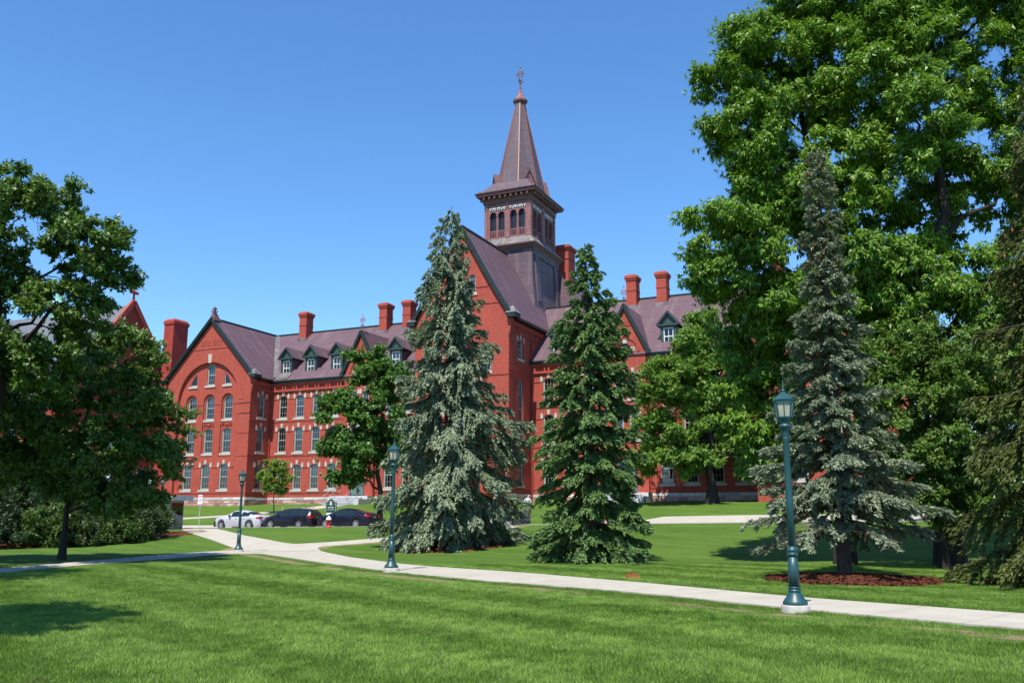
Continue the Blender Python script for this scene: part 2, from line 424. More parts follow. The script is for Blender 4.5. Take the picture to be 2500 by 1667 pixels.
def main_range(sgn):
    lo, hi = 4.9, 27.1
    cols = [18.5, 20.8, 23.1, 25.4, 6.9, 9.1, 11.3]
    L = (lambda x: sgn * x)
    a, b = sorted((L(lo), L(hi)))
    holes = [arch_poly(L(c), z, WW, h, r) for c in cols for z, h, r in ROWS]
    wall('wall', [(a, -.6), (b, -.6), (b, 14.1), (a, 14.1)], holes, Ff(0))
    for c in cols:
        for z, h, r in ROWS: place_window(Ff(0), L(c), z, WW, h, r)
    gate = (L(14.9) - 2.02, L(14.9) + 2.02)
    sills = [(L(c) - WW / 2 - .21, L(c) + WW / 2 + .21) for c in cols] + [gate]
    heads = [(L(c) - WW / 2 - .30, L(c) + WW / 2 + .30) for c in cols] + [gate]
    belt('string_course', cuts(a, b, heads), Ff(0), [z + h - r - .12 for z, h, r in ROWS])
    belt('string_course', cuts(a, b, [gate]), Ff(0), [ROWS[0][0] - .40, ROWS[1][0] - .42, ROWS[2][0] - .42], .05, .12)
    # corbelled brick cornice: a shelf, a row of small and long sunk panels, a top shelf
    mb = MB()
    for c, d in cuts(a, b, [gate]):
        mb.box(c, d, -.20, .02, 12.62, 12.84); mb.box(c, d, -.20, .02, 13.2, 13.36); mb.box(c, d, -.28, .02, 13.36, 13.55)
        x = c + .1
        while x < d - .3:
            mb.box(x, x + .16, -.19, .02, 12.84, 13.2); mb.box(x + .40, x + .58, -.19, .02, 12.84, 13.2); x += 1.5
    mb.build('brick_cornice', M['brick'], hall)
    mb = MB()
    for c, d in cuts(a, b, [(gate[0] - .1, gate[1] + .1)]):
        mb.box(c, d, -.42, -.02, 13.55, 13.74); mb.box(c, d, -.52, -.02, 13.74, 13.86)
    mb.build('gutter', M['trim'], hall)
    # roof slopes
    x0, x1 = sorted((L(3.0), L(33.2))); mb = MB()
    sl = (RIDGE - EAVE) / (RY + .45)
    for s2 in (0, 1):
        ya, yb = (-.50, RY) if not s2 else (2 * RY + .5, RY)
        mb.add([(x0, ya, EAVE), (x1, ya, EAVE), (x1, yb, RIDGE), (x0, yb, RIDGE), (x0, ya, EAVE - .12), (x1, ya, EAVE - .12), (x1, yb, RIDGE - .12), (x0, yb, RIDGE - .12)],
               [(0, 1, 2, 3), (4, 7, 6, 5), (0, 4, 5, 1)])
    rf = mb.build('roof', M['slate'], hall)
    mb = MB(); mb.box(x0, x1, RY - .16, RY + .16, RIDGE - .06, RIDGE + .10); mb.build('ridge_cap', M['trim'], rf)
    wall('back_wall', [(a - 8, -.6), (b + 8, -.6), (b + 8, 14.0), (a - 8, 14.0)], [], Ff(2 * RY))
    # small entrance gable
    g = L(14.9); y = -.38; hw = 2.0
    ho = []; gw = []
    for (z, h, r) in ROWS[1:]:
        for dx in (-.72, .72): gw.append((g + dx, z, .86, h - .1, .26))
    for q in gw: ho.append(arch_poly(*q))
    door_w, door_h = 1.9, 3.35
    ho.append(arch_poly(g, .92, door_w, door_h, .5))
    oc = [(g + .58 * math.cos(k * math.pi / 10), 14.3 + .58 * math.sin(k * math.pi / 10)) for k in range(20)]
    ho.append(oc)
    wall('gable_wall', [(g - hw, -.6), (g + hw, -.6), (g + hw, 14.35), (g, 18.35), (g - hw, 14.35)], ho, Ff(y), .26)
    mb = MB()
    for sx in (-1, 1):
        f = Fr(g + hw) if sx > 0 else Fl(g - hw)
        mb.prism([(y, -.6), (.05, -.6), (.05, 14.3), (y, 14.3)], f, 0, .02)
    mb.build('gable_side', M['brick'], hall)
    for q in gw: place_window(Ff(y), *q, orn=True, style='two')
    # round window with four stone blocks
    mb = MB(); ring = []
    n = 20
    vs = []
    for rr, yy in ((.58, y + .1), (.48, y + .1), (.48, y + .22)):
        vs += [(g + rr * math.cos(2 * math.pi * k / n), yy, 14.3 + rr * math.sin(2 * math.pi * k / n)) for k in range(n)]
    mb.add(vs, [(i, (i + 1) % n, n + (i + 1) % n, n + i) for i in range(n)] + [(n + i, n + (i + 1) % n, 2 * n + (i + 1) % n, 2 * n + i) for i in range(n)])
    rw = mb.build('round_window', M['trim'], hall, fix=False)
    mb = MB(); mb.add([(g + .5 * math.cos(2 * math.pi * k / n), y + .18, 14.3 + .5 * math.sin(2 * math.pi * k / n)) for k in range(n)], [tuple(range(n))]); mb.build('pane', M['glass'], rw, fix=False)
    for a4 in range(4):
        ang = a4 * math.pi / 2; pts = []
        for rr, da in ((.60, -.22), (.60, .22), (.98, .22), (.98, -.22)):
            pts.append((g + rr * math.cos(ang) - da * math.sin(ang) * (1 if rr < .7 else .8), 14.3 + rr * math.sin(ang) + da * math.cos(ang) * (1 if rr < .7 else .8)))
        MB().prism(pts, Ff(y), -.06, .05).build('stone_block', M['stone'], rw)
    # lower half of the stone rim
    pts = [(g + rr * math.cos(t), 14.3 + rr * math.sin(t)) for rr, rng in ((.72, range(13)), (.59, range(12, -1, -1))) for t in [(-math.pi + math.pi * k / 12) for k in rng]]
    MB().prism(pts, Ff(y), -.04, .05).build('stone_rim', M['stone'], rw)
    MB().prism([(g - .18, 15.55), (g + .18, 15.55), (g + .24, 16.2), (g - .24, 16.2)], Ff(y), -.05, .05).build('keystone', M['stone'], rw)
    # relieving arch and sides
    pts = []
    for rr, rng in ((1.42, range(13)), (1.26, range(12, -1, -1))):
        for k in rng:
            t = math.pi * k / 12; pts.append((g + rr * math.cos(t), 14.1 + rr * math.sin(t)))
    MB().prism(pts, Ff(y), -.09, .03).build('brick_arch', M['brick'], hall)
    belt('string_course', [(g - hw - .01, g - 1.26), (g + 1.26, g + hw + .01)], Ff(y), [12.55, 13.6], .05, .12)
    mb = MB(); mb.box(g - .62, g + .62, y - .05, y + .02, 16.62, 16.72)
    for k in range(6): mb.box(g - .36 + k * .13, g - .29 + k * .13, y - .04, y + .02, 16.9, 17.02)
    mb.build('brick_pattern', M['brick'], hall)
    # rake boards, roof and cast iron finial
    mb = MB()
    for sx in (-1, 1):
        p, q = Vector((g, y - .12, 18.62)), Vector((g + sx * 2.34, y - .12, 13.95))
        mb.beam(p, q, .28, .28, up=(0, -1, 0))
        mb.beam(p + Vector((0, -.08, .08)), q + Vector((sx * .1, -.08, .05)), .18, .16, up=(0, -1, 0))
        mb.box(g + sx * 2.3 - .22, g + sx * 2.3 + .22, y - .3, y + .35, 13.78, 14.12)
    mb.build('gable_trim', M['trim'], hall)
    mb = MB(); zt = 18.78; back = (zt - EAVE) / sl - .3
    for sx in (-1, 1):
        mb.add([(g, y - .18, zt), (g + sx * 2.46, y - .18, 13.98), (g + sx * 2.46, 1.2, 13.98), (g, back, zt)], [(0, 1, 2, 3)])
        mb.add([(g, y - .18, zt - .1), (g + sx * 2.46, y - .18, 13.88), (g + sx * 2.46, 1.2, 13.88), (g, back, zt - .1)], [(0, 1, 2, 3)])
    mb.build('gable_roof', M['slate'], hall)
    finial('roof_finial', (g, y + .12, 18.7), 1.9, hall)
    # double door, step platform
    mb = MB(); z0 = .92
    n = 12; pl = arch_poly(g, z0, door_w, door_h, .5)
    mb.prism(pl, Ff(y), .16, .22); dr = mb.build('door', M['dormer_green'], hall)
    mb = MB(); mb.box(g - .04, g + .04, y + .13, y + .17, z0, z0 + door_h - .1)
    for sx in (-1, 1):
        for (za, zb) in ((.15, .95), (1.15, 1.9)):
            mb.box(g + sx * .47 - .3, g + sx * .47 + .3, y + .142, y + .17, z0 + za, z0 + zb)
        mb.box(g + sx * .93 - .05, g + sx * .93 + .05, y + .08, y + .2, z0, z0 + door_h - .5)
    mb.build('door_panel', M['trim_light'], dr)
    for sx in (-1, 1): MB().box(g + sx * .47 - .26, g + sx * .47 + .26, y + .135, y + .145, z0 + 2.0, z0 + 2.65).build('door_glass', M['screen'], dr)
    mb = MB(); mb.tube([(g - .12, y + .12, z0 + 1.0), (g - .12, y + .09, z0 + 1.1), (g - .12, y + .12, z0 + 1.3)], .016, 6); mb.build('handle', M['steel'], dr)

def finial(name, p, h, parent, mat='copper_red'):
    """wrought finial: stem with leaves, a spiked wheel and a ball"""
    x, y, z = p; k = h / 1.9; mb = MB()
    mb.lathe([(.10 * k, z - .3), (.09 * k, z), (.035 * k, z + .3 * k), (.03 * k, z + 1.7 * k)], 8, (x, y))
    mb.lathe([(.005, z + 1.7 * k), (.06 * k, z + 1.77 * k), (.06 * k, z + 1.83 * k), (.005, z + 1.9 * k)], 8, (x, y))
    zc = z + 1.22 * k; r = .25 * k; n = 14
    ring = [(x + r * math.cos(2 * math.pi * i / n), y, zc + r * math.sin(2 * math.pi * i / n)) for i in range(n + 1)]
    mb.tube(ring, .028 * k, 6)
    for i in range(8):
        a = 2 * math.pi * i / 8
        mb.tube([(x, y, zc), (x + r * 1.55 * math.cos(a), y, zc + r * 1.55 * math.sin(a))], [.022 * k, .03 * k], 5)
    for s2 in (-1, 1):
        for zz, l in ((.42, .22), (.6, .17)):
            mb.tube([(x, y, z + zz * k), (x + s2 * l * k * .8, y, z + (zz + .04) * k), (x + s2 * l * k, y, z + (zz + .16) * k)], [.03 * k, .025 * k, .035 * k], 5)
            mb.tube([(x, y, z + zz * k), (x, y + s2 * l * k * .8, z + (zz + .04) * k), (x, y + s2 * l * k, z + (zz + .16) * k)], [.03 * k, .025 * k, .035 * k], 5)
    return mb.build(name, M[mat], parent)

main_range(-1); main_range(1)

# ---- dormers
def make_dormer(x, first):
    y = .75; root = link('dormer', first['cheek'], M['slate'], hall, loc=(x, y, 0))
    for nm in ('dormer_roof', 'surround', 'pediment', 'sash', 'pane', 'sill'):
        me, mt = first[nm]; link(nm, me, M[mt], root)
    if rnd.random() < .6: link('blind', first['blind'][0], M['blind'], root)
def dormer_meshes():
    d = {}; w = .78; zb, ze, zp = 14.52, 16.55, 17.92; sl = (RIDGE - EAVE) / (RY + .5)
    roofy = lambda z: (z - EAVE) / sl - .5 - .75
    mb = MB()
    for s2 in (-1, 1): mb.add([(s2 * w, .05, zb + .2), (s2 * w, roofy(zb + .2) + .4, zb + .2), (s2 * w, roofy(ze) + .1, ze), (s2 * w, .05, ze)], [(0, 1, 2, 3)])
    d['cheek'] = mb.mesh('dormer', fix=False)
    mb = MB()
    for s2 in (-1, 1):
        a = [(0, -.28, zp), (s2 * 1.08, -.28, ze + .05), (s2 * 1.08, roofy(ze) + .2, ze + .05), (0, roofy(zp) + .1, zp)]
        mb.add(a + [(p[0], p[1], p[2] - .1) for p in a], [(0, 1, 2, 3), (4, 5, 6, 7), (0, 1, 5, 4), (1, 2, 6, 5)])
    d['dormer_roof'] = (mb.mesh('dormer_roof'), 'slate')
    mb = MB()
    mb.box(-w, -.47, 0, .16, zb, ze); mb.box(.47, w, 0, .16, zb, ze); mb.box(-.47, .47, 0, .16, ze - .22, ze); mb.box(-w - .04, w + .04, -.04, .16, zb - .02, zb + .12)
    mb.box(-w, -w + .14, .16, 1.0, ze - .2, ze); mb.box(w - .14, w, .16, 1.0, ze - .2, ze)
    d['surround'] = (mb.mesh('surround'), 'dormer_green')
    mb = MB()
    mb.prism([(-1.0, ze + .02), (1.0, ze + .02), (0, zp - .14)], Ff(0), .02, .12)
    for s2 in (-1, 1): mb.beam((0, -.14, zp - .05), (s2 * 1.1, -.14, ze + .0), .26, .15, up=(0, -1, 0))
    mb.box(-1.05, 1.05, -.2, .02, ze - .06, ze + .1)
    for s2 in (-1, 1): mb.beam((0, -.02, zp - .45), (s2 * .52, -.02, ze + .25), .12, .07, up=(0, -1, 0))
    d['pediment'] = (mb.mesh('pediment'), 'trim_light2')
    mb = MB(); z0, z1 = zb + .12, ze - .22; zm = (z0 + z1) / 2
    for xa, xb, za, zc in ((-.47, -.39, z0, z1), (.39, .47, z0, z1), (-.39, .39, z0, z0 + .09), (-.39, .39, z1 - .08, z1), (-.39, .39, zm - .04, zm + .04), (-.02, .02, z0 + .09, zm - .04), (-.02, .02, zm + .04, z1 - .08)):
        mb.box(xa, xb, .06, .12, za, zc)
    d['sash'] = (mb.mesh('sash'), 'white_paint')
    mb = MB(); mb.add([(-.4, .1, z0), (.4, .1, z0), (.4, .1, z1), (-.4, .1, z1)], [(0, 1, 2, 3)]); d['pane'] = (mb.mesh('pane', fix=False), 'glass')
    mb = MB(); mb.box(-.5, .5, -.06, .1, z0 - .06, z0); d['sill'] = (mb.mesh('sill'), 'white_paint')
    mb = MB(); mb.box(-.4, .4, .2, .22, zm - .05, z1); d['blind'] = (mb.mesh('blind'), 'blind')
    return d
M['trim_light2'] = simple('dormer_pediment_paint', (.030, .062, .058), .5, .25, 2.5)
_dm = dormer_meshes()
for s in (-1, 1):
    for x in (7.6, 11.2, 18.86, 22.4, 25.8): make_dormer(s * x, _dm)

# ---- end wings with the great blind arch
def end_wing(sgn):
    cx = sgn * 33.2; y = -3.5; hw = 6.1; ze, zp = 14.25, 20.7
    arch = arch_poly(cx, .87, 8.8, 15.13, 4.4, 28)
    wall('wing_front', [(cx - hw, -.6), (cx + hw, -.6), (cx + hw, ze), (cx, zp), (cx - hw, ze)], [arch], Ff(y), .30)
    yi = y + .30
    strips = []; holes = []
    xs = [cx - 2.62, cx, cx + 2.62]
    for x in xs:
        strips.append(arch_poly(x, 5.35, 1.66, 7.05, .83, 14)); holes.append(arch_poly(x, 1.72, 1.25, 2.82, .3))
    att = arch_poly(cx, 13.4, 1.12, 2.42, .14)
    lun = []
    for s2 in (-1, 1):
        pts = [(cx + s2 * 1.98, 13.4), (cx + s2 * 3.02, 13.4)]
        for k in range(1, 6):
            t = k / 5; a = .50 + t * .42; pts.append((cx + s2 * (3.02 - 1.04 * t ** 1.0), 13.4 + 1.32 * math.sin(t * math.pi / 2)))
        lun.append(pts)
    wall('arch_panel', arch, holes + strips + [att] + lun, Ff(yi), .14)
    for x in xs:
        w2 = arch_poly(x, 5.72, 1.25, 2.78, .22); w3 = arch_poly(x, 9.5, 1.25, 2.66, .62, 14)
        wall('window_strip', arch_poly(x, 5.35, 1.66, 7.05, .83, 14), [w2, w3], Ff(yi + .14), .2)
        place_window(Ff(yi), x, 1.72, 1.25, 2.82, .3)
        place_window(Ff(yi + .14), x, 5.72, 1.25, 2.78, .22, orn=False)
        place_window(Ff(yi + .14), x, 9.5, 1.25, 2.66, .62, orn=False)
        mb = MB(); mb.box(x - .83, x + .83, yi + .02, yi + .16, 9.02, 9.12)
        for k in (-.62, -.2, .05, .25, .62): mb.box(x + k - .09, x + k + .09, yi + .02, yi + .16, 8.8, 9.02)
        mb.build('corbel_table', M['brick'], hall)
    place_window(Ff(yi), cx, 13.4, 1.12, 2.42, .14, orn=False)
    for q, s2 in zip(lun, (-1, 1)):
        mb = MB(); mb.prism(q, Ff(yi), .13, .14); lw = mb.build('lunette_window', M['glass'], hall)
        mb = MB(); n = len(q)
        c0 = (sum(p[0] for p in q) / n, sum(p[1] for p in q) / n); inn = [(c0[0] + (a - c0[0]) * .8, c0[1] + (z - c0[1]) * .8) for a, z in q]
        vs = [Ff(yi)(a, z, .08) for a, z in q] + [Ff(yi)(a, z, .08) for a, z in inn] + [Ff(yi)(a, z, .14) for a, z in inn]
        mb.add(vs, [(i, (i + 1) % n, n + (i + 1) % n, n + i) for i in range(n)] + [(n + i, n + (i + 1) % n, 2 * n + (i + 1) % n, 2 * n + i) for i in range(n)])
        mb.build('frame', M['frame'], lw, fix=False)
        x0 = min(p[0] for p in q); x1 = max(p[0] for p in q)
        MB().box(x0 - .15, x1 + .15, yi - .1, yi + .1, 13.16, 13.395).build('sill', M['stone'], lw)
    MB().prism([(cx - .2, 15.95), (cx + .2, 15.95), (cx + .28, 16.95), (cx - .28, 16.95)], Ff(y), -.06, .2).build('keystone', M['stone'], hall)
    # voussoir ring just proud of the wall
    pts = []
    for rr, rng in ((5.05, range(29)), (4.43, range(28, -1, -1))):
        for k in rng:
            t = math.pi * k / 28; pts.append((cx + rr * math.cos(t), 11.6 + rr * math.sin(t)))
    MB().prism(pts, Ff(y), -.03, .02).build('arch_ring', M['brick'], hall)
    belt('string_course', [(cx - hw - .03, cx - 4.42), (cx + 4.42, cx + hw + .03)], Ff(y), [10.0, 11.15], .06, .14)
    belt('string_course', [(cx - hw - .02, cx - 4.42), (cx + 4.42, cx + hw + .02)], Ff(y), [1.30, 5.3, 7.8], .035, .09)
    b3 = [(x - .85, x + .85) for x in xs]
    belt('string_course', cuts(cx - 4.38, cx + 4.38, b3), Ff(yi), [11.15], .04, .09)
    belt('string_course', cuts(cx - 4.38, cx + 4.38, [(x - .95, x + .95) for x in xs]), Ff(yi), [4.12], .05, .12)
    belt('string_course', [(cx - 4.38, cx + 4.38)], Ff(yi), [1.30], .05, .12)
    # patterned brickwork high in the gable
    mb = MB(); mb.box(cx - 2.55, cx + 2.55, y - .05, y + .02, 17.55, 17.66)
    for row in range(2):
        for k in range(18):
            xx = cx - 1.5 + k * .17
            if abs(xx - cx) > .12 and abs(xx - cx) < 1.7 - row * .25: mb.box(xx, xx + .09, y - .035, y + .02, 17.95 + row * .36, 18.2 + row * .36)
    mb.build('brick_pattern', M['brick'], hall)
    # side walls
    for s2 in (-1, 1):
        x = cx + s2 * hw; f = Fr(x) if s2 > 0 else Fl(x)
        inner = (s2 != sgn) 
        yb = 0.02 if (s2 * sgn < 0) else 2 * RY
        hs = [arch_poly(-1.55, z, 1.1, h, r) for z, h, r in ROWS]
        wall('wing_side', [(y, -.6), (yb, -.6), (yb, ze - .1), (y, ze - .1)], hs, f)
        for (z, h, r) in ROWS: place_window(f, -1.55, z, 1.1, h, r, rz=math.pi / 2 * s2)
        belt('string_course', [(y - .03, yb)], f, [1.30, 5.4, 9.2], .05, .12)
        mb = MB(); a0, a1 = y, (0 if yb < 1 else 2 * RY)
        mb.prism([(a0, 12.62), (a1, 12.62), (a1, 12.86), (a0, 12.86)], f, -.1, .02); mb.prism([(a0, 13.2), (a1, 13.2), (a1, 13.55), (a0, 13.55)], f, -.16, .02)
        t = a0 + .2
        while t < a1 - .4:
            mb.prism([(t, 12.86), (t + .14, 12.86), (t + .14, 13.2), (t, 13.2)], f, -.1, .02); mb.prism([(t + .4, 12.86), (t + .56, 12.86), (t + .56, 13.2), (t + .4, 13.2)], f, -.1, .02); t += 1.4
        # corbelled shoulder carrying the gable foot
        for k in range(7): mb.prism([(y, 12.2 + k * .3), (y + .55, 12.2 + k * .3), (y + .55, 12.5 + k * .3), (y, 12.5 + k * .3)], f, -.06 * (k + 1), .02)
        mb.build('brick_cornice', M['brick'], hall)
        mb = MB(); mb.prism([(y - .1, 13.8), (a1, 13.8), (a1, 14.06), (y - .1, 14.06)], f, -.5, -.02); mb.build('gutter', M['trim'], hall)
        if s2 * sgn < 0:
            mb = MB(); xx = x + s2 * .12; mb.tube([(xx, -.14, -.1), (xx, -.14, 13.6)], .07, 8); mb.build('downpipe', M['brick_dark'], hall)
    mb = MB(); zr = 21.12; sl = (zr - 14.02) / (hw + .55)
    for s2 in (-1, 1):
        a = [(cx, y - .32, zr), (cx + s2 * (hw + .55), y - .32, 14.02), (cx + s2 * (hw + .55), 2 * RY + .4, 14.02), (cx, 2 * RY + .4, zr)]
        mb.add(a + [(p[0], p[1], p[2] - .13) for p in a], [(0, 1, 2, 3), (4, 5, 6, 7), (0, 1, 5, 4), (1, 2, 6, 5)])
    rf = mb.build('wing_roof', M['slate'], hall)
    mb = MB(); mb.box(cx - .15, cx + .15, y - .3, RY, zr - .05, zr + .1); mb.build('ridge_cap', M['trim'], rf)
    mb = MB()
    for s2 in (-1, 1):
        p, q = Vector((cx, y - .2, zr - .12)), Vector((cx + s2 * (hw + .45), y - .2, 14.0))
        mb.beam(p, q, .30, .30, up=(0, -1, 0)); mb.beam(p + Vector((0, -.12, .10)), q + Vector((0, -.12, .10)), .16, .18, up=(0, -1, 0))
        xe = cx + s2 * (hw + .38); mb.box(xe - .42, xe + .42, y - .42, y + .75, 13.86, 14.22)
    mb.build('gable_trim', M['trim'], hall)
    mb = MB(); xe = cx + (hw + .38)
    for s2 in (-1, 1):
        xe = cx + s2 * (hw + .38)
        mb.add([(xe - .48, y - .46, 14.22), (xe + .48, y - .46, 14.22), (xe + .48, y + .8, 14.22), (xe - .48, y + .8, 14.22), (xe, y + .1, 14.95), (xe - s2 * .5, y + .1, 14.8)], [(0, 1, 4, 5), (1, 2, 4), (2, 3, 5, 4), (3, 0, 5)])
    mb.build('kneeler_cap', M['lead'], hall)
    # carved stone finial on the gable peak
    mb = MB(); mb.frustum((cx - .45, cx + .45, y - .2, y + .9, zr - .25), (cx - .2, cx + .2, y - .05, y + .5, zr + .55))
    mb.lathe([(.2, zr + .5), (.3, zr + .62), (.16, zr + .75), (.12, zr + 1.0), (.26, zr + 1.12), (.2, zr + 1.3), (.05, zr + 1.45)], 10, (cx, y + .2))
    for k in range(4):
        a = k * math.pi / 2 + .6; mb.tube([(cx, y + .2, zr + .7), (cx + .3 * math.cos(a), y + .2 + .3 * math.sin(a), zr + .85), (cx + .3 * math.cos(a), y + .2 + .3 * math.sin(a), zr + 1.05)], [.1, .09, .05], 6)
    mb.build('stone_finial', M['tower_wood_dark'], hall)
end_wing(-1); end_wing(1)

# lead valleys beside the left wing
for sgn in (-1, 1):
    mb = MB(); x0 = sgn * 26.62
    zv = lambda y: EAVE + (y + .5) * (RIDGE - EAVE) / (RY + .5)
    pts = [(0, 14.15), (7.6, 20.75)]
    a = Vector((sgn * 26.55, -.05, 14.32)); b = Vector((sgn * 33.1, 7.9, 21.2)); mb.beam(a, b, .55, .05); mb.build('valley_flashing', M['lead'], hall)
    mb = MB(); mb.add([(sgn * 26.45, -.4, 14.03), (sgn * 24.7, -.4, 14.03), (sgn * 24.7, .55, 14.86), (sgn * 26.45, .55, 14.86)], [(0, 1, 2, 3)])
    for k in range(5): mb.beam((sgn * (24.75 + k * .42), -.4, 14.05), (sgn * (24.75 + k * .42), .55, 14.88), .04, .05)
    mb.build('standing_seam_sheet', M['lead'], hall)

# ---- chimneys
def chimney(x, y, w, dpt, z0, z1, parent=hall, mat='brick', wide=.09):
    mb = MB(); mb.box(x - w / 2, x + w / 2, y - dpt / 2, y + dpt / 2, z0, z1 - .5)
    a = wide
    mb.box(x - w / 2 - a * .5, x + w / 2 + a * .5, y - dpt / 2 - a * .5, y + dpt / 2 + a * .5, z1 - 1.75, z1 - 1.62)
    mb.box(x - w / 2 - a, x + w / 2 + a, y - dpt / 2 - a, y + dpt / 2 + a, z1 - .62, z1 - .42)
    mb.box(x - w / 2 - a * 1.8, x + w / 2 + a * 1.8, y - dpt / 2 - a * 1.8, y + dpt / 2 + a * 1.8, z1 - .42, z1 - .14)
    mb.frustum((x - w / 2 - a * 1.8, x + w / 2 + a * 1.8, y - dpt / 2 - a * 1.8, y + dpt / 2 + a * 1.8, z1 - .14), (x - w / 2, x + w / 2, y - dpt / 2, y + dpt / 2, z1))
    c = mb.build('chimney', M[mat], parent)
    mb = MB()
    for xa, xb, ya, yb in ((x - w / 2 + .1, x + w / 2 - .1, y - dpt / 2 + .1, y + dpt / 2 - .1),): mb.box(xa, xb, ya, yb, z1 - .05, z1 + .05)
    mb.build('flue', M['iron_dark'], c)
    return c
for s in (-1, 1):
    for x in (13.55, 16.75, 28.3):
        c = chimney(s * x, 7.3, 1.05, 1.35, 19.0, 23.55)
        zz = EAVE + (7.3 - .68 + .5) * (RIDGE - EAVE) / (RY + .5)
        mb = MB(); mb.box(s * x - .62, s * x + .62, 7.3 - .78, 7.3 - .68, zz - .15, zz + .28); mb.build('flashing', M['lead'], c)
chimney(3.07, 15.0, 1.6, 2.2, 20.0, 30.15, wide=.13)
# high hipped roof of the rear block behind the tower
mb = MB(); mb.frustum((-7.4, 7.4, 12.0, 24.0, 20.3), (-1.0, 1.0, 13.2, 21.0, 29.4)); mb.build('rear_roof', M['slate'], hall)
mb = MB(); mb.box(-7.2, 7.2, 15.9, 23.5, -.6, 20.4); mb.build('rear_block', M['brick'], hall)

# ---- central pavilion
def pavilion():
    y = -5.4; hw = 5.05; ze, zp = 17.75, 26.55
    cols = [-2.6, 0, 2.6]
    holes = []; wins = []
    for x in cols:
        wins += [(x, 1.72, 1.2, 2.8, .3, True), (x, 5.8, 1.2, 2.8, .34, True), (x, 12.3, 1.2, 2.9, .59, False)]
    wins += [(-1.45, 9.4, 1.1, 2.2, .3, True), (1.45, 9.4, 1.1, 2.2, .3, True)]
    wins += [(-1.15, 20.1, .8, 1.9, .39, False), (1.15, 20.1, .8, 1.9, .39, False), (0, 16.3, 1.2, 2.2, .59, True)]
    for q in wins: holes.append(arch_poly(*q[:5]))
    wall('pavilion_front', [(-hw, -.6), (hw, -.6), (hw, ze), (0, zp), (-hw, ze)], holes, Ff(y))
    for q in wins: place_window(Ff(y), *q[:5], orn=q[5])
    belt('string_course', [(-hw - .03, hw + .03)], Ff(y), [1.3, 5.38, 8.75, 11.9], .06, .14)
    belt('string_course', [(-2.9, -1.6), (-.7, .7), (1.6, 2.9)], Ff(y), [20.6], .06, .12)
    belt('string_course', [(-4.0, 4.0)], Ff(y), [18.9], .06, .12)
    for s2 in (-1, 1):
        x = s2 * hw; f = Fr(x) if s2 > 0 else Fl(x)
        sw = [(-2.6, 1.68, 1.2, 2.85, .3, True), (-2.6, 5.95, 1.25, 5.9, .62, False), (-2.6, 13.75, 1.2, 1.9, .16, True)]
        wall('pavilion_side', [(y, -.6), (2 * RY + 1, -.6), (2 * RY + 1, ze), (y, ze)], [arch_poly(*q[:5]) for q in sw], f)
        for q in sw: place_window(f, *q[:5], orn=q[5], rz=math.pi / 2 * s2)
        belt('string_course', [(y - .03, 0)], f, [1.3, 3.9, 5.4, 11.9, 12.35], .06, .12)
        mb = MB()
        a0, a1 = y + .3, 2 * RY
        mb.prism([(a0, 16.1), (a1, 16.1), (a1, 16.3), (a0, 16.3)], f, -.1, .02); mb.prism([(a0, 16.75), (a1, 16.75), (a1, 17.2), (a0, 17.2)], f, -.16, .02)
        t = a0 + .2
        while t < a1:
            mb.prism([(t, 16.3), (t + .15, 16.3), (t + .15, 16.75), (t, 16.75)], f, -.1, .02); mb.prism([(t + .4, 16.3), (t + .58, 16.3), (t + .58, 16.75), (t + .4, 16.75)], f, -.1, .02); t += 1.4
        for k in range(8): mb.prism([(y, 15.4 + k * .32), (y + .7, 15.4 + k * .32), (y + .7, 15.72 + k * .32), (y, 15.72 + k * .32)], f, -.055 * (k + 1), .02)
        # corner pier strip
        mb.prism([(y, -.5), (y + .9, -.5), (y + .9, 16), (y, 16)], f, -.05, .02)
        mb.build('brick_cornice', M['brick'], hall)
        mb = MB(); mb.prism([(y + .2, 17.3), (a1, 17.3), (a1, 17.55), (y + .2, 17.55)], f, -.55, -.02); mb.build('gutter', M['trim'], hall)
        mb = MB(); xx = x + s2 * .12; mb.tube([(xx, -.14, 0), (xx, -.14, 16.0)], .075, 8); mb.build('downpipe', M['brick_dark'], hall)
        # ear stones of the porch seen at the corner
    MB().prism([(4.4, 4.3), (5.5, 4.3), (5.5, 4.7), (5.1, 5.4), (4.6, 5.75), (4.4, 5.75)], Ff(y), -.5, -.05).build('porch_coping', M['stone'], hall)
    mb = MB(); mb.box(-4.6, -2.9, y - 1.6, y, -.5, 3.9); mb.box(2.9, 4.6, y - 1.6, y, -.5, 3.9); mb.prism([(-4.8, 3.9), (4.8, 3.9), (0, 6.9)], Ff(y), -1.7, -.01)
    mb.build('porch', M['brick'], hall)
    zr = 27.0; zc = 17.5; mb = MB(); prof = []
    for k in range(9):
        t = k / 8; prof.append(((hw + .55) * t, zr - (zr - zc) * t - .35 * math.sin(math.pi * t) * (t ** .6)))
    for s2 in (-1, 1):
        for k in range(8):
            (xa, za), (xb, zb) = prof[k], prof[k + 1]
            a = [(s2 * xa, y - .35, za), (s2 * xb, y - .35, zb), (s2 * xb, 2 * RY + 1.3, zb), (s2 * xa, 2 * RY + 1.3, za)]
            mb.add(a + [(p[0], p[1], p[2] - .14) for p in a], [(0, 1, 2, 3), (4, 5, 6, 7), (0, 1, 5, 4)])
    rf = mb.build('pavilion_roof', M['slate'], hall)
    mb = MB(); mb.box(-.16, .16, y - .3, 5.2, zr - .05, zr + .1); mb.build('ridge_cap', M['slate'], rf)
    mb = MB()
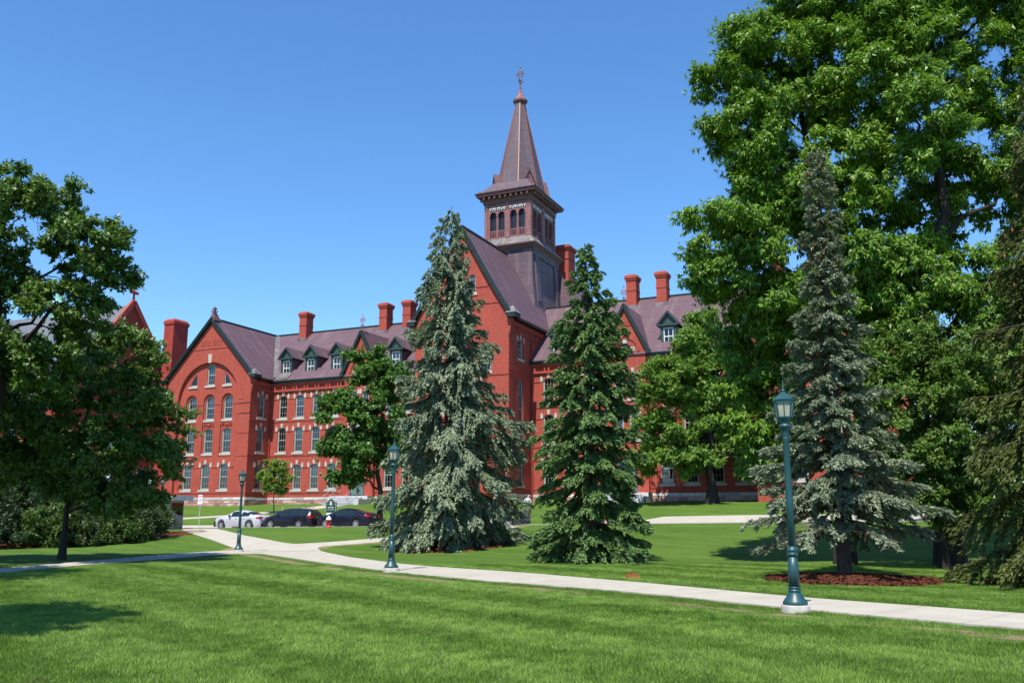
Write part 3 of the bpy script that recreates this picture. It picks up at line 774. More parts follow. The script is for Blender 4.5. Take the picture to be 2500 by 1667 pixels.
    for s2 in (-1, 1):
        for k in range(8):
            p, q = prof[k], prof[k + 1]
            P, Q = Vector((s2 * p[0], y - .22, p[1] - .14)), Vector((s2 * q[0], y - .22, q[1] - .14))
            d = (Q - P) * .03; mb.beam(P - d, Q + d, .32, .34, up=(0, -1, 0))
        xe = s2 * (hw + .42); mb.box(xe - .45, xe + .45, y - .45, y + .85, 17.3, 17.72)
    mb.build('gable_trim', M['trim'], hall)
    mb = MB()
    for s2 in (-1, 1):
        xe = s2 * (hw + .42)
        mb.add([(xe - .52, y - .5, 17.72), (xe + .52, y - .5, 17.72), (xe + .52, y + .9, 17.72), (xe - .52, y + .9, 17.72), (xe, y + .2, 18.5), (xe - s2 * .5, y + .2, 18.4)], [(0, 1, 4, 5), (1, 2, 4), (2, 3, 5, 4), (3, 0, 5)])
    mb.build('kneeler_cap', M['lead'], hall)
pavilion()
for sgn in (-1, 1):
    cx = sgn * 33.2; wall('wing_back', [(cx - 6.1, -.6), (cx + 6.1, -.6), (cx + 6.1, 14.2), (cx, 20.9), (cx - 6.1, 14.2)], [], Ff(2 * RY + .1))

# ---- tower
def tower():
    cy = 8.85; fy, by = 5.3, 12.4; hx = 2.75
    mb = MB()
    L = [(20.0, .95), (22.2, .62), (24.0, .42), (26.0, .33), (28.0, .28)]
    for (za, a), (zb, b) in zip(L, L[1:]):
        mb.frustum((-hx - a, hx + a, fy - a, by + a, za), (-hx - b, hx + b, fy - b, by + b, zb))
    base = mb.build('tower_base', M['slate_tower'], hall)
    # framed panels on the slate faces (raised borders leave a sunk field)
    mb = MB(); x = hx + .33
    for a, b in ((fy + .3, fy + 1.25), (by - 1.25, by - .3)):
        mb.frustum((hx + .2, x + .5, a, b, 21.5), (hx + .2, x + .08, a, b, 26.9))
    mb.box(hx + .2, x + .1, fy - .2, by + .2, 26.7, 27.9)
    mb.build('panel_border', M['slate_tower'], base)
    MB().box(-.9 + 1.3, 1.9, fy - .40, fy - .2, 27.1, 27.42).build('vent_slot', M['screen'], base)
    # lead skirt
    mb = MB(); mb.frustum((-hx - .75, hx + .75, fy - .75, by + .75, 28.0), (-hx - .05, hx + .05, fy - .05, by + .05, 28.95)); sk = mb.build('lead_skirt', M['lead'], hall)
    mb = MB(); mb.box(-hx - .82, hx + .82, fy - .82, by + .82, 27.86, 28.0); mb.frustum((-hx - .4, hx + .4, fy - .4, by + .4, 27.4), (-hx - .75, hx + .75, fy - .75, by + .75, 27.86)); mb.build('skirt_moulding', M['tower_wood_dark'], sk)
    mb = MB()
    for k in range(9):
        xx = -hx + .3 + k * (2 * hx - .6) / 8; mb.beam((xx * 1.2, fy - .76, 28.02), (xx, fy - .04, 28.97), .04, .04)
        yy = fy + .3 + k * (by - fy - .6) / 8; mb.beam((hx + .76, yy, 28.02), (hx + .04, yy, 28.97), .04, .04)
    mb.build('seam', M['lead'], sk)
    # belfry walls
    z0, z1 = 28.95, 33.05
    def face(f, half, mid, s, nm):
        cs = [mid + s * k for k in (-1.74, -.73, .73, 1.74)] if half < 3 else [mid + s * k for k in (-2.3, -1.02, 1.02, 2.3)]
        w = .78 if half < 3 else 1.0
        hs = [arch_poly(c, z0 + .12, w, 3.02, w / 2, 12) for c in cs]
        bw = wall('belfry_wall', [(mid - half, z0), (mid + half, z0), (mid + half, z1), (mid - half, z1)], hs, f, .3, 'tower_wood')
        for c, q in zip(cs, hs):
            MB().prism(q, f, .31, .33).build('screen', M['screen'], bw)
            mb = MB(); mb.prism([(c - w / 2, z0 + .88), (c + w / 2, z0 + .88), (c + w / 2, z0 + .98), (c - w / 2, z0 + .98)], f, .02, .14)
            mb.prism([(c - w / 2, z0 + .12), (c + w / 2, z0 + .12), (c + w / 2, z0 + .2), (c - w / 2, z0 + .2)], f, .02, .14)
            for k in range(4):
                a = c - w / 2 + w * (k + .5) / 4; mb.prism([(a - .035, z0 + .2), (a + .035, z0 + .2), (a + .035, z0 + .88), (a - .035, z0 + .88)], f, .04, .11)
            mb.build('balustrade', M['tower_wood'], bw)
            # moulded arch head
            pts = []
            for rr, rng in ((w / 2 + .13, range(13)), (w / 2 + .01, range(12, -1, -1))):
                for k in rng: t = math.pi * k / 12; pts.append((c + rr * math.cos(t), z0 + 3.14 - w / 2 + rr * math.sin(t)))
            MB().prism(pts, f, -.06, .02).build('arch_moulding', M['tower_wood'], bw)
        # posts, colonnettes, frieze, rosette blocks
        mb = MB(); pw = .34
        for c, ww in ((mid - half + pw / 2, pw), (mid + half - pw / 2, pw), (mid, .42 if half < 3 else .62)):
            mb.prism([(c - ww / 2, z0), (c + ww / 2, z0), (c + ww / 2, z1), (c - ww / 2, z1)], f, -.10, .02)
            mb.prism([(c - ww / 2 - .03, z0), (c + ww / 2 + .03, z0), (c + ww / 2 + .03, z0 + .25), (c - ww / 2 - .03, z0 + .25)], f, -.13, .02)
            for dx, dz in ((-.08, .08), (.08, .08), (-.08, -.08), (.08, -.08)): mb.prism([(c + dx - .04, 32.42 + dz - .04), (c + dx + .04, 32.42 + dz - .04), (c + dx + .04, 32.42 + dz + .04), (c + dx - .04, 32.42 + dz + .04)], f, -.14, -.09)
        mids = [(cs[0] + cs[1]) / 2, (cs[2] + cs[3]) / 2]
        for c in mids + [cs[0] - w / 2 - .07, cs[1] + w / 2 + .07, cs[2] - w / 2 - .07, cs[3] + w / 2 + .07]:
            mb.prism([(c - .05, z0 + .1), (c + .05, z0 + .1), (c + .05, z0 + 2.68), (c - .05, z0 + 2.68)], f, -.07, .02)
            mb.prism([(c - .09, z0 + 2.6), (c + .09, z0 + 2.6), (c + .09, z0 + 2.76), (c - .09, z0 + 2.76)], f, -.10, .02)
        mb.build('post', M['tower_wood'], bw)
        mb = MB(); mw = MB()
        for c in mids:
            hwid = (abs(cs[1] - cs[0]) + w) / 2 + .1
            mb.prism([(c - hwid, 32.24), (c + hwid, 32.24), (c + hwid, 32.6), (c - hwid, 32.6)], f, -.02, .02)
            mw.prism([(c - hwid, 32.53), (c + hwid, 32.53), (c + hwid, 32.6), (c - hwid, 32.6)], f, -.05, -.021)
            n = 7
            for k in range(n):
                a = c - hwid + 2 * hwid * (k + .5) / n
                mw.prism([(a - .1, 32.53), (a - .055, 32.34), (a, 32.28), (a + .055, 32.34), (a + .1, 32.53), (a + .055, 32.5), (a + .04, 32.4), (a, 32.36), (a - .04, 32.4), (a - .055, 32.5)], f, -.05, -.021)
        mb.build('frieze_panel', M['screen'], bw); mw.build('frieze_pattern', M['white_paint'], bw)
    face(Ff(fy), hx, 0, 1, 'f'); face(Fr(hx), (by - fy) / 2, cy, 1, 'r'); face(Fl(-hx), (by - fy) / 2, cy, 1, 'l')
    wall('belfry_wall', [(-hx, z0), (hx, z0), (hx, z1), (-hx, z1)], [], Ff(by), .3, 'tower_wood')
    # bracketed cornice
    mb = MB(); mb.box(-hx - .16, hx + .16, fy - .16, by + .16, 33.05, 33.22)
    mb.frustum((-hx - .1, hx + .1, fy - .1, by + .1, 33.22), (-hx - .25, hx + .25, fy - .25, by + .25, 33.8))
    mb.box(-hx - .78, hx + .78, fy - .78, by + .78, 33.86, 34.02); mb.frustum((-hx - .78, hx + .78, fy - .78, by + .78, 34.02), (-hx - .95, hx + .95, fy - .95, by + .95, 34.22))
    co = mb.build('cornice', M['tower_wood_dark'], hall)
    mb = MB()
    for k in range(9):
        xx = -hx + .12 + k * (2 * hx - .24) / 8
        for yy, sg in ((fy, -1), (by, 1)):
            mb.box(xx - .09, xx + .09, min(yy + sg * .15, yy + sg * .66), max(yy + sg * .15, yy + sg * .66), 33.55, 33.86)
    for k in range(11):
        yy = fy + .12 + k * (by - fy - .24) / 10
        for s2 in (-1, 1): mb.box(min(s2 * (hx + .15), s2 * (hx + .66)), max(s2 * (hx + .15), s2 * (hx + .66)), yy - .09, yy + .09, 33.55, 33.86)
    mb.build('bracket', M['tower_wood'], co)
    # swept hip roof
    L = [(34.2, .95), (34.75, .2), (35.3, -.32), (35.75, -.62)]; mb = MB()
    for (za, a), (zb, b) in zip(L, L[1:]): mb.frustum((-hx - a, hx + a, fy - a, by + a, za), (-hx - b, hx + b, fy - b, by + b, zb))
    hr = mb.build('hip_roof', M['slate_tower'], hall)
    mb = MB()
    for k in range(10):
        xx = -hx - .4 + k * (2 * hx + .8) / 9; mb.box(xx - .09, xx + .09, fy - .72, fy - .56, 34.3, 34.52)
    for k in range(12):
        yy = fy - .4 + k * (by - fy + .8) / 11; mb.box(hx + .56, hx + .72, yy - .09, yy + .09, 34.3, 34.52)
    mb.build('snow_guard', M['copper_red'], hr)
    # octagonal spire: broad faces on the sides
    n = 8; rb, rt = 2.78, .52; zb, zt = 35.4, 46.25; ph = math.pi / 8
    mb = MB(); mb.lathe([(rb, zb), (rt, zt)], n, (0, cy), smooth=False, ph=ph, sy=1.18); sp = mb.build('spire', M['slate_tower'], hall)
    mb = MB()
    for k in range(8):
        a = ph + 2 * math.pi * k / 8
        mb.beam((rb * 1.005 * math.cos(a), cy + rb * 1.005 * 1.18 * math.sin(a), zb), (rt * 1.01 * math.cos(a), cy + rt * 1.01 * 1.18 * math.sin(a), zt), .12, .07)
    mb.build('hip_flashing', M['copper_red'], sp)
    mb = MB(); mb.lathe([(.5, 46.1), (.56, 46.25), (.86, 46.5), (.88, 46.72)], 8, (0, cy), smooth=False, ph=ph); mb.build('spire_collar', M['tower_wood_dark'], sp)
    mb = MB(); mb.lathe([(.86, 46.72), (.5, 47.1), (.27, 47.6), (.12, 48.25), (.1, 48.45)], 8, (0, cy), smooth=False, ph=ph); mb.build('spire_cap', M['copper_red'], sp)
    finial('spire_finial', (0, cy, 48.35), 2.75, sp, 'tower_wood_dark')
    # gablets standing on the four corners
    for sx in (-1, 1):
        for sy in (-1, 1):
            ax = Vector((sx, sy * 1.0, 0)).normalized(); tx = Vector((-ax.y, ax.x, 0)); c0 = Vector((0, cy, 0))
            P = lambda r, t, z: tuple(c0 + Vector((ax.x, ax.y * 1.12, 0)) * r + tx * t + Vector((0, 0, z)))
            mb = MB(); r1, r0, w2, za, zc = 3.0, 1.2, .80, 35.15, 36.95
            mb.add([P(r1, -w2, za), P(r1, w2, za), P(r1, 0, zc), P(r0, -w2, za), P(r0, w2, za), P(r0, 0, zc)], [(0, 1, 2), (0, 2, 5, 3), (1, 4, 5, 2)])
            gb = mb.build('gablet', M['tower_wood'], sp)
            mb = MB()
            mb.beam(P(r1 + .04, -w2 - .14, za - .1), P(r1 + .04, 0, zc + .08), .14, .2, up=ax); mb.beam(P(r1 + .04, w2 + .14, za - .1), P(r1 + .04, 0, zc + .08), .14, .2, up=ax)
            mb.add([P(r1 + .15, -w2 - .2, za - .12), P(r1 + .15, 0, zc + .14), P(r0, 0, zc + .14), P(r0, -w2 - .2, za - .12)], [(0, 1, 2, 3)])
            mb.add([P(r1 + .15, w2 + .2, za - .12), P(r1 + .15, 0, zc + .14), P(r0, 0, zc + .14), P(r0, w2 + .2, za - .12)], [(0, 1, 2, 3)])
            mb.build('gablet_trim', M['tower_wood_dark'], gb)
            mb = MB(); pts = [P(r1 + .02, .30 * math.cos(math.pi * k / 10), za + .22 + .30 * math.sin(math.pi * k / 10)) for k in range(11)]
            mb.add(pts, [tuple(range(11))]); mb.add([P(r1 + .02, -.1, za + .85), P(r1 + .02, .1, za + .85), P(r1 + .02, .06, za + 1.0), P(r1 + .02, -.06, za + 1.0)], [(0, 1, 2, 3)])
            mb.build('gablet_opening', M['screen'], gb, fix=False)
tower()

# ---- foundation: granite water table and red rubble stones, each a stone of its own
SM = []
def rough_block(w, h, seed, depth=.16):
    r = random.Random(seed); vs = []; j = lambda a: r.uniform(-a, a)
    for yy, k in ((0, 0), (-.07, .03)):
        for (a, z) in ((-w / 2, 0), (w / 2, 0), (w / 2, h), (-w / 2, h)):
            sx = -1 if a > 0 else 1; sz = 1 if z == 0 else -1
            vs.append((a + sx * (k + .012) + j(.02), yy + (j(.02) if yy else 0) + .02, z + sz * (k * .6 + .01) + j(.015)))
    mb = MB(); mb.add(vs, [(4, 5, 6, 7), (0, 1, 5, 4), (1, 2, 6, 5), (2, 3, 7, 6), (3, 0, 4, 7)]); return mb.mesh('stone')
for k in range(8): SM.append((rough_block(.42 + .085 * k, .34 if k % 2 else .29, k), .42 + .085 * k))
GM = [(rough_block(w, .30, 20 + i), w) for i, w in enumerate((1.1, 1.35, 1.7))]
def foundation(a0, a1, fn, rz, skip=()):
    x = a0
    while x < a1 - .2:
        me, w = rnd.choice(GM); w = min(w, a1 - x); 
        if not any(c < x + w / 2 < d for c, d in skip):
            o = link('granite_block', me, M['granite'], hall, loc=fn(x + w / 2, .565, -.02), rz=rz)
            if w < me.vertices[1].co.x * 2: o.scale = (w / (me.vertices[1].co.x * 2 + .02), 1, 1)
        x += w
    for z in (.24, -.08, -.4):
        x = a0 + rnd.uniform(-.2, 0)
        while x < a1:
            me, w = rnd.choice(SM)
            if x + w > a1: break
            if not any(c < x + w / 2 < d for c, d in skip): link('stone', me, M['rubble'], hall, loc=fn(x + w / 2, z, -.01), rz=rz)
            x += w
    mb = MB(); 
    for c, d in cuts(a0, a1, list(skip)):
        mb.prism([(c, -.6), (d, -.6), (d, .56), (c, .56)], fn, -.03, .02); mb.prism([(c, .56), (d, .56), (d, .86), (c, .86)], fn, -.05, .02)
    mb.build('mortar_bed', M['concrete'], hall)
foundation(-39.3, -27.1, Ff(-3.5), 0); foundation(-3.5, -.1, Fr(-27.1), math.pi / 2); foundation(-27.0, -5.1, Ff(0), 0, [(-17.0, -12.8)])
foundation(-5.4, -.1, Fr(5.05), math.pi / 2); foundation(5.1, 27.0, Ff(0), 0, [(12.8, 17.0)])

# ---- entrance steps and hand rails
def entrance(g):
    st = empty('entrance_steps', hall.matrix_basis @ Vector((g, -1.6, 0)), -TH,
               'grey granite entrance steps with two pipe hand rails' if g < 0 else 'pale stone steps at the right hand doorway behind the dark spruce', 'steps')
    mb = MB(); mb.box(-2.4, 2.3, -.2, 1.2, -.6, .90); mb.build('landing', M['steps'], st)
    for k in range(5):
        mb = MB(); z = .74 - k * .165; mb.box(-2.4 + .2, 1.7, -.2 - (k + 1) * .32, -.2 - k * .32, -.6, z); mb.box(-2.4 + .2, 1.7, -.24 - (k + 1) * .32, -.2 - (k + 1) * .32 + .001, z - .06, z); mb.build('step', M['steps'], st)
    mb = MB(); mb.box(1.7, 2.3, -1.8, -.2, -.6, .55); mb.build('cheek_wall', M['steps'], st)
    for x in (-1.75, 1.0):
        mb = MB(); top = (x, -.35, 1.85); bot = (x, -1.85, 1.02)
        mb.tube([(x, .7, 1.85), top, bot, (x, -2.1, 1.0), (x, -2.15, .85), (x, -2.1, .55), (x, -1.8, .52), (x, -.35, 1.35), (x, .7, 1.35)], .024, 8)
        for yy, za, zb in ((-.35, .85, 1.85), (.7, .88, 1.85), (-1.8, .0, 1.05)): mb.tube([(x, yy, za), (x, yy, zb)], .024, 8)
        mb.build('hand_rail', M['steel'], st)
    return st
es = entrance(-14.9); entrance(14.9)
# ------------------------------------------------------------------ neighbouring hall on the left
NX, NY = XY(-86, 78)
nb = empty('terracotta_hall', (NX, NY, 2.6), -TH, 'dark red brick hall with blue grey slate roof and cross topped gable', 'building')
def neighbour():
    # local: x along facade (0 = gable end), y depth, z up
    ze, zp, hd = 12.2, 24.4, 9.4
    f = Fr(0)
    wins = [arch_poly(a, z, 1.3, 2.6, .5) for a in (-5, -1.7, 1.7, 5) for z in (2.0, 6.6)] + [arch_poly(0, 14.5, 1.6, 3.2, .79)]
    wall('gable_wall', [(-hd, -1.2), (hd, -1.2), (hd, ze), (0, zp), (-hd, ze)], wins, f, .25, 'brick_dark', nb)
    fw = []; 
    for k in range(9):
        for z in (2.0, 6.6): fw.append(arch_poly(-3.2 - k * 3.4, z, 1.5, 2.8, .4))
    wall('front_wall', [(-34, -1.2), (0, -1.2), (0, ze), (-34, ze)], fw, Ff(-hd), .25, 'brick_dark', nb)
    for q in fw:
        c = (q[0][0] + q[1][0]) / 2; place_window(Ff(-hd), c, q[0][1], 1.5, 2.8, .4, orn=False, parent=nb)
    for a in (-5, -1.7, 1.7, 5):
        for z in (2.0, 6.6): place_window(f, a, z, 1.3, 2.6, .5, orn=False, parent=nb, rz=math.pi / 2)
    mb = MB()
    for s2 in (-1, 1):
        a = [(-34, s2 * (hd + .4), ze - .4), (-.2, s2 * (hd + .4), ze - .4), (-.2, 0, zp), (-34, 0, zp)]
        mb.add(a + [(p[0], p[1], p[2] - .15) for p in a], [(0, 1, 2, 3), (4, 5, 6, 7)])
    mb.build('roof', M['slate_blue'], nb)
    mb = MB()
    for s2 in (-1, 1): mb.beam((.05, s2 * (hd + .5), ze - .5), (.05, 0, zp + .35), .55, .45, up=(1, 0, 0))
    mb.build('gable_coping', M['brick'], nb)
    mb = MB(); mb.lathe([(.3, zp), (.22, zp + .5), (.14, zp + .8), (.12, zp + 2.2), (.05, zp + 2.3)], 8); mb.box(-.14, .14, -.5, .5, zp + 1.35, zp + 1.65)
    for s2 in (-1, 1): mb.lathe([(.02, zp + 1.3), (.2, zp + 1.42), (.2, zp + 1.58), (.02, zp + 1.7)], 8, (0, s2 * .5))
    mb.lathe([(.02, zp + 1.85), (.19, zp + 2.0), (.19, zp + 2.15), (.02, zp + 2.3)], 8); mb.build('gable_cross', M['brick'], nb)
    MB().box(-34, 0.05, -hd - .2, -hd - .01, -1.2, 1.3).build('plinth', M['granite'], nb)
    # steep red wall dormers with slate tops
    for x in (-6.5, -15.5, -24.5):
        mb = MB(); mb.prism([(x - 1.3, ze - .2), (x + 1.3, ze - .2), (x, ze + 4.4)], Ff(-hd), -.1, .3); dm = mb.build('wall_dormer', M['brick'], nb)
        mb = MB()
        for s2 in (-1, 1): mb.add([(x, -hd - .3, ze + 4.7), (x + s2 * 1.6, -hd - .3, ze - .3), (x + s2 * 1.6, -hd + 1.0, ze - .3), (x, -hd + 3.7, ze + 4.7)], [(0, 1, 2, 3)])
        mb.build('dormer_roof', M['slate_blue'], dm)
        MB().prism(arch_poly(x, ze + .5, .9, 1.5, .44), Ff(-hd), -.12, -.1).build('dormer_pane', M['screen'], dm)
    # copper cupola on the ridge
    mb = MB(); mb.lathe([(.9, zp - .6), (.9, zp + .9), (1.15, zp + 1.0), (.5, zp + 1.9), (.08, zp + 4.2)], 8, (-13, 0), smooth=False); mb.build('copper_cupola', M['verdigris'], nb)
    # chimney at the far end
    mb = MB(); mb.box(1.2, 2.75, 4.0, 6.4, -1, 22.6); mb.box(1.1, 2.85, 3.9, 6.5, 22.6, 23.0); mb.frustum((1.1, 2.85, 3.9, 6.5, 23.0), (1.3, 2.65, 4.2, 6.2, 23.3)); ch = mb.build('chimney', M['brick_dark'], nb)
    mb = MB(); mb.tube([(1.3, 4.4, 23), (1.3, 4.4, 24.9)], .02, 5); mb.lathe([(.01, 24.85), (.07, 24.95), (.01, 25.05)], 6, (1.3, 4.4)); mb.build('lightning_rod', M['steel'], ch)
M['verdigris'] = simple('verdigris_copper', (.20, .42, .36), .6, .2)
neighbour()
# ------------------------------------------------------------------ ground
def poly_dist(px, py, line):
    """signed-free distance from points to a polyline"""
    d = np.full(px.shape, 1e9)
    for (x0, y0), (x1, y1) in zip(line, line[1:]):
        dx, dy = x1 - x0, y1 - y0; t = np.clip(((px - x0) * dx + (py - y0) * dy) / (dx * dx + dy * dy), 0, 1)
        d = np.minimum(d, np.hypot(px - x0 - t * dx, py - y0 - t * dy))
    return d
def in_poly(px, py, poly):
    c = np.zeros(px.shape, bool); n = len(poly)
    for i in range(n):
        x0, y0 = poly[i]; x1, y1 = poly[(i + 1) % n]
        k = ((y0 > py) != (y1 > py)) & (px < (x1 - x0) * (py - y0) / (y1 - y0 + 1e-12) + x0); c ^= k
    return c
MAIN_U = [(16.5, 8.5), (12.2, 12.2), (8.65, 15.86), (5.95, 18.98), (3.48, 23.04), (.31, 27.74), (-2.55, 30.9), (-3.95, 32.92), (-6.83, 38.73), (-8.6, 43.4), (-9.6, 46.2), (-10.7, 50.2)]
MAIN_L = [(14.2, 6.2), (10.6, 10.2), (7.44, 13.7), (5.2, 16.5), (2.55, 20.6), (-.86, 24.3), (-3.5, 27.9), (-6.36, 32.9), (-9.2, 38.2), (-11.3, 42.2), (-12.4, 44.2), (-14.0, 48.4)]
UP_L = [(-12.3, 44.0), (-13.4, 46.6), (-15.0, 49.6), (-18.36, 56.02), (-22.27, 63.34), (-24.2, 67.6)]
UP_R = [(-9.5, 46.2), (-10.6, 48.9), (-12.6, 51.2), (-16.82, 57.98), (-21.2, 66.3), (-21.3, 66.6)]
LF_U = [(-12.9, 47.2), (-14.3, 46.6), (-14.98, 44.6), (-15.74, 38.31), (-16.29, 33.88), (-16.57, 30.12), (-16.6, 24), (-16.2, 16)]
LF_L = [(-11.2, 42.6), (-12.4, 43.0), (-13.3, 41.2), (-14.40, 35.21), (-14.97, 31.18), (-15.25, 27.74), (-15.2, 23), (-14.8, 16)]
RT_U = [(-12.3, 50.3), (-9.95, 51.0), (-8.2, 51.9), (-5, 53.8), (-2.5, 56.5), (-1.9, 58.0)]
RT_L = [(-10.2, 46.8), (-9.9, 48.6), (-7.78, 49.6), (-4.5, 51.2), (-.5, 54.5), (.5, 57.0)]
PATHS = {'main': (MAIN_U, MAIN_L, .030), 'up': (UP_L, UP_R, .036), 'left': (LF_U, LF_L, .024), 'right': (RT_U, RT_L, .018)}
MULCH3 = (8.95, 24.6, 2.15, 2.3)

def lawn():
    u = np.concatenate([[-3000, -900, -400, -220], np.arange(-150, -46, 2.), np.arange(-46, 16, .4), np.arange(16, 60, 2.), [90, 200, 500, 3000]])
    v = np.unique(np.concatenate([[-1500, -300, -60], np.arange(-20, 6, 2.), np.arange(6, 46, .4), np.arange(46, 82, 1.), np.array(VB), [90, 110, 200, 500, 1500, 4000]]))
    UU, VV = np.meshgrid(u, v); X, Y = XY(UU, VV); Z = hgt(X, Y)
    nu, nv = len(u), len(v)
    me = bpy.data.meshes.new('lawn'); me.vertices.add(nu * nv)
    me.vertices.foreach_set('co', np.stack([X, Y, Z], -1).astype('f').ravel())
    i = np.arange(nu - 1)[None, :] + np.arange(nv - 1)[:, None] * nu
    q = np.stack([i, i + 1, i + 1 + nu, i + nu], -1).reshape(-1, 4)
    me.loops.add(q.size); me.polygons.add(len(q)); me.loops.foreach_set('vertex_index', q.ravel().astype('i'))
    me.polygons.foreach_set('loop_start', np.arange(0, q.size, 4).astype('i')); me.update(calc_edges=True)
    d = poly_dist(X, Y, MAIN_L); du = poly_dist(X, Y, MAIN_U); dj = poly_dist(X, Y, RT_L[1:]); dk = poly_dist(X, Y, UP_L[1:])
    dry = np.exp(-((d - .85) / .5) ** 2) + .75 * np.exp(-((du - .25) / .3) ** 2) + .8 * np.exp(-((dj - .3) / .6) ** 2) + .6 * np.exp(-((dk - .2) / .4) ** 2)
    dry = np.clip(dry, 0, 1)
    at = me.attributes.new('dry', 'FLOAT', 'POINT'); at.data.foreach_set('value', dry.ravel().astype('f'))
    return link('lawn', me, M['lawn'], kind='structure')

def lawn_mat():
    m, nt, b, o = new_mat('lawn_turf')
    p = geopos(nt)
    n1 = noise(nt, p, .55, 5, .65); n2 = noise(nt, mapped(nt, p, (.35, 1.5, 1), rot=(0, 0, .2)), 2.6, 5, .75); n3 = noise(nt, p, 60., 3, .7)
    st = mapped(nt, mapped(nt, p, rot=(0, 0, -.66)), (.62, .05, 1)); n4 = noise(nt, st, 1.3, 3, .55)  # mowing bands: the light off bent blades, painted into the turf colour
    c = ramp(nt, n1, [(.22, (.032, .080, .008)), (.5, (.056, .122, .013)), (.8, (.092, .170, .023))])
    c = mixc(nt, ramp(nt, n4, [(.42, (0, 0, 0)), (.62, (.6, .6, .6))]), c, (.112, .190, .030))
    c = mixc(nt, ramp(nt, n2, [(.35, (0, 0, 0)), (.75, (.55, .55, .55))]), c, (.038, .086, .009))
    c = mixc(nt, ramp(nt, n3, [(.4, (0, 0, 0)), (.7, (.5, .5, .5))]), c, (.12, .20, .035))
    at = nt.nodes.new('ShaderNodeAttribute'); at.attribute_name = 'dry'
    n5 = noise(nt, p, 1.5, 5, .7)
    mu = nt.nodes.new('ShaderNodeMath'); mu.operation = 'MULTIPLY'; nt.links.new(at.outputs['Fac'], mu.inputs[0]); nt.links.new(n5, mu.inputs[1])
    c = mixc(nt, ramp(nt, mu.outputs[0], [(.30, (0, 0, 0)), (.46, (.9, .9, .9))]), c, (.27, .205, .115))
    nt.links.new(c, b.inputs['Base Color']); b.inputs['Roughness'].default_value = .9; b.inputs['Specular IOR Level'].default_value = .15
    bump(nt, b, noise(nt, p, 35., 5, .75), .9, .05)
    return m
M['lawn'] = lawn_mat(); lawn()

def concrete_walk():
    m, nt, b, o = new_mat('concrete_walk')
    p = geopos(nt); n = noise(nt, p, 1.3, 6, .65); n2 = noise(nt, mapped(nt, p, (1, 1, 1)), 7., 4, .7)
    c = ramp(nt, n, [(.3, (.345, .32, .275)), (.7, (.425, .40, .345))])
    c = mixc(nt, ramp(nt, n2, [(.55, (0, 0, 0)), (.8, (.45, .45, .45))]), c, (.31, .27, .215))
    sx = nt.nodes.new('ShaderNodeSeparateXYZ'); nt.links.new(uvco(nt), sx.inputs[0]); md = nt.nodes.new('ShaderNodeMath'); md.operation = 'PINGPONG'; nt.links.new(sx.outputs[1], md.inputs[0]); md.inputs[1].default_value = .78
    c = mixc(nt, ramp(nt, md.outputs[0], [(0, (.7, .7, .7)), (.012, (.55, .55, .55)), (.02, (0, 0, 0))]), c, (.20, .175, .14))
    n6 = noise(nt, p, .35, 4, .6); c = mixc(nt, ramp(nt, n6, [(.45, (0, 0, 0)), (.7, (.35, .35, .35))]), c, (.31, .285, .24))
    nt.links.new(c, b.inputs['Base Color']); b.inputs['Roughness'].default_value = .92; b.inputs['Specular IOR Level'].default_value = .2
    bump(nt, b, noise(nt, p, 40., 4, .7), .25, .008); return m
M['walk'] = concrete_walk()
M['road'] = simple('worn_asphalt', (.30, .265, .245), .9, .2, .6, bmp=.2)
M['paver'] = simple('brick_pavers', (.36, .22, .18), .9, .25, 6.)

def resample(line, n):
    p = np.array(line, float); s = np.concatenate([[0], np.cumsum(np.hypot(*np.diff(p, axis=0).T))]); t = np.linspace(0, s[-1], n)
    q = np.stack([np.interp(t, s, p[:, 0]), np.interp(t, s, p[:, 1])], 1)
    k = np.array([.25, .5, .25])
    for _ in range(3): q[1:-1] = .25 * q[:-2] + .5 * q[1:-1] + .25 * q[2:]
    return q
def loft_path(name, U, L, dz, mat, n=90, m=5, kind='structure'):
    a, b = resample(U, n), resample(L, n); t = np.linspace(0, 1, m)[None, :, None]
    P = a[:, None] * (1 - t) + b[:, None] * t; Z = hgt(P[..., 0], P[..., 1]) + dz
    V = np.concatenate([P, Z[..., None]], -1).reshape(-1, 3).tolist(); F = []
    for i in range(n - 1):
        for j in range(m - 1): F.append((i * m + j, i * m + j + 1, (i + 1) * m + j + 1, (i + 1) * m + j))
    base = len(V)
    for j in (0, m - 1):
        for i in range(n): x, y, z = V[i * m + j]; V.append((x, y, z - .12))
    for k, j in enumerate((0, m - 1)):
        for i in range(n - 1): F.append((i * m + j, (i + 1) * m + j, base + k * n + i + 1, base + k * n + i))
    me = bpy.data.meshes.new(name); me.from_pydata(V, [], F); me.update()
    sl = np.concatenate([[0], np.cumsum(np.hypot(*np.diff((a + b) / 2, axis=0).T))]); uvv = [(j / (m - 1), sl[i]) for i in range(n) for j in range(m)] + [(-.1, sl[i]) for i in range(n)] + [(1.1, sl[i]) for i in range(n)]
    lay = me.uv_layers.new(name='uv'); li = np.empty(len(me.loops), 'i'); me.loops.foreach_get('vertex_index', li); lay.data.foreach_set('uv', np.array(uvv, 'f')[li].ravel())
    return link(name, me, mat, kind=kind)
for k, (U_, L_, dz) in PATHS.items(): loft_path('footpath', U_, L_, dz, M['walk'])
def uvline(pts): return [XY(*p) for p in pts]
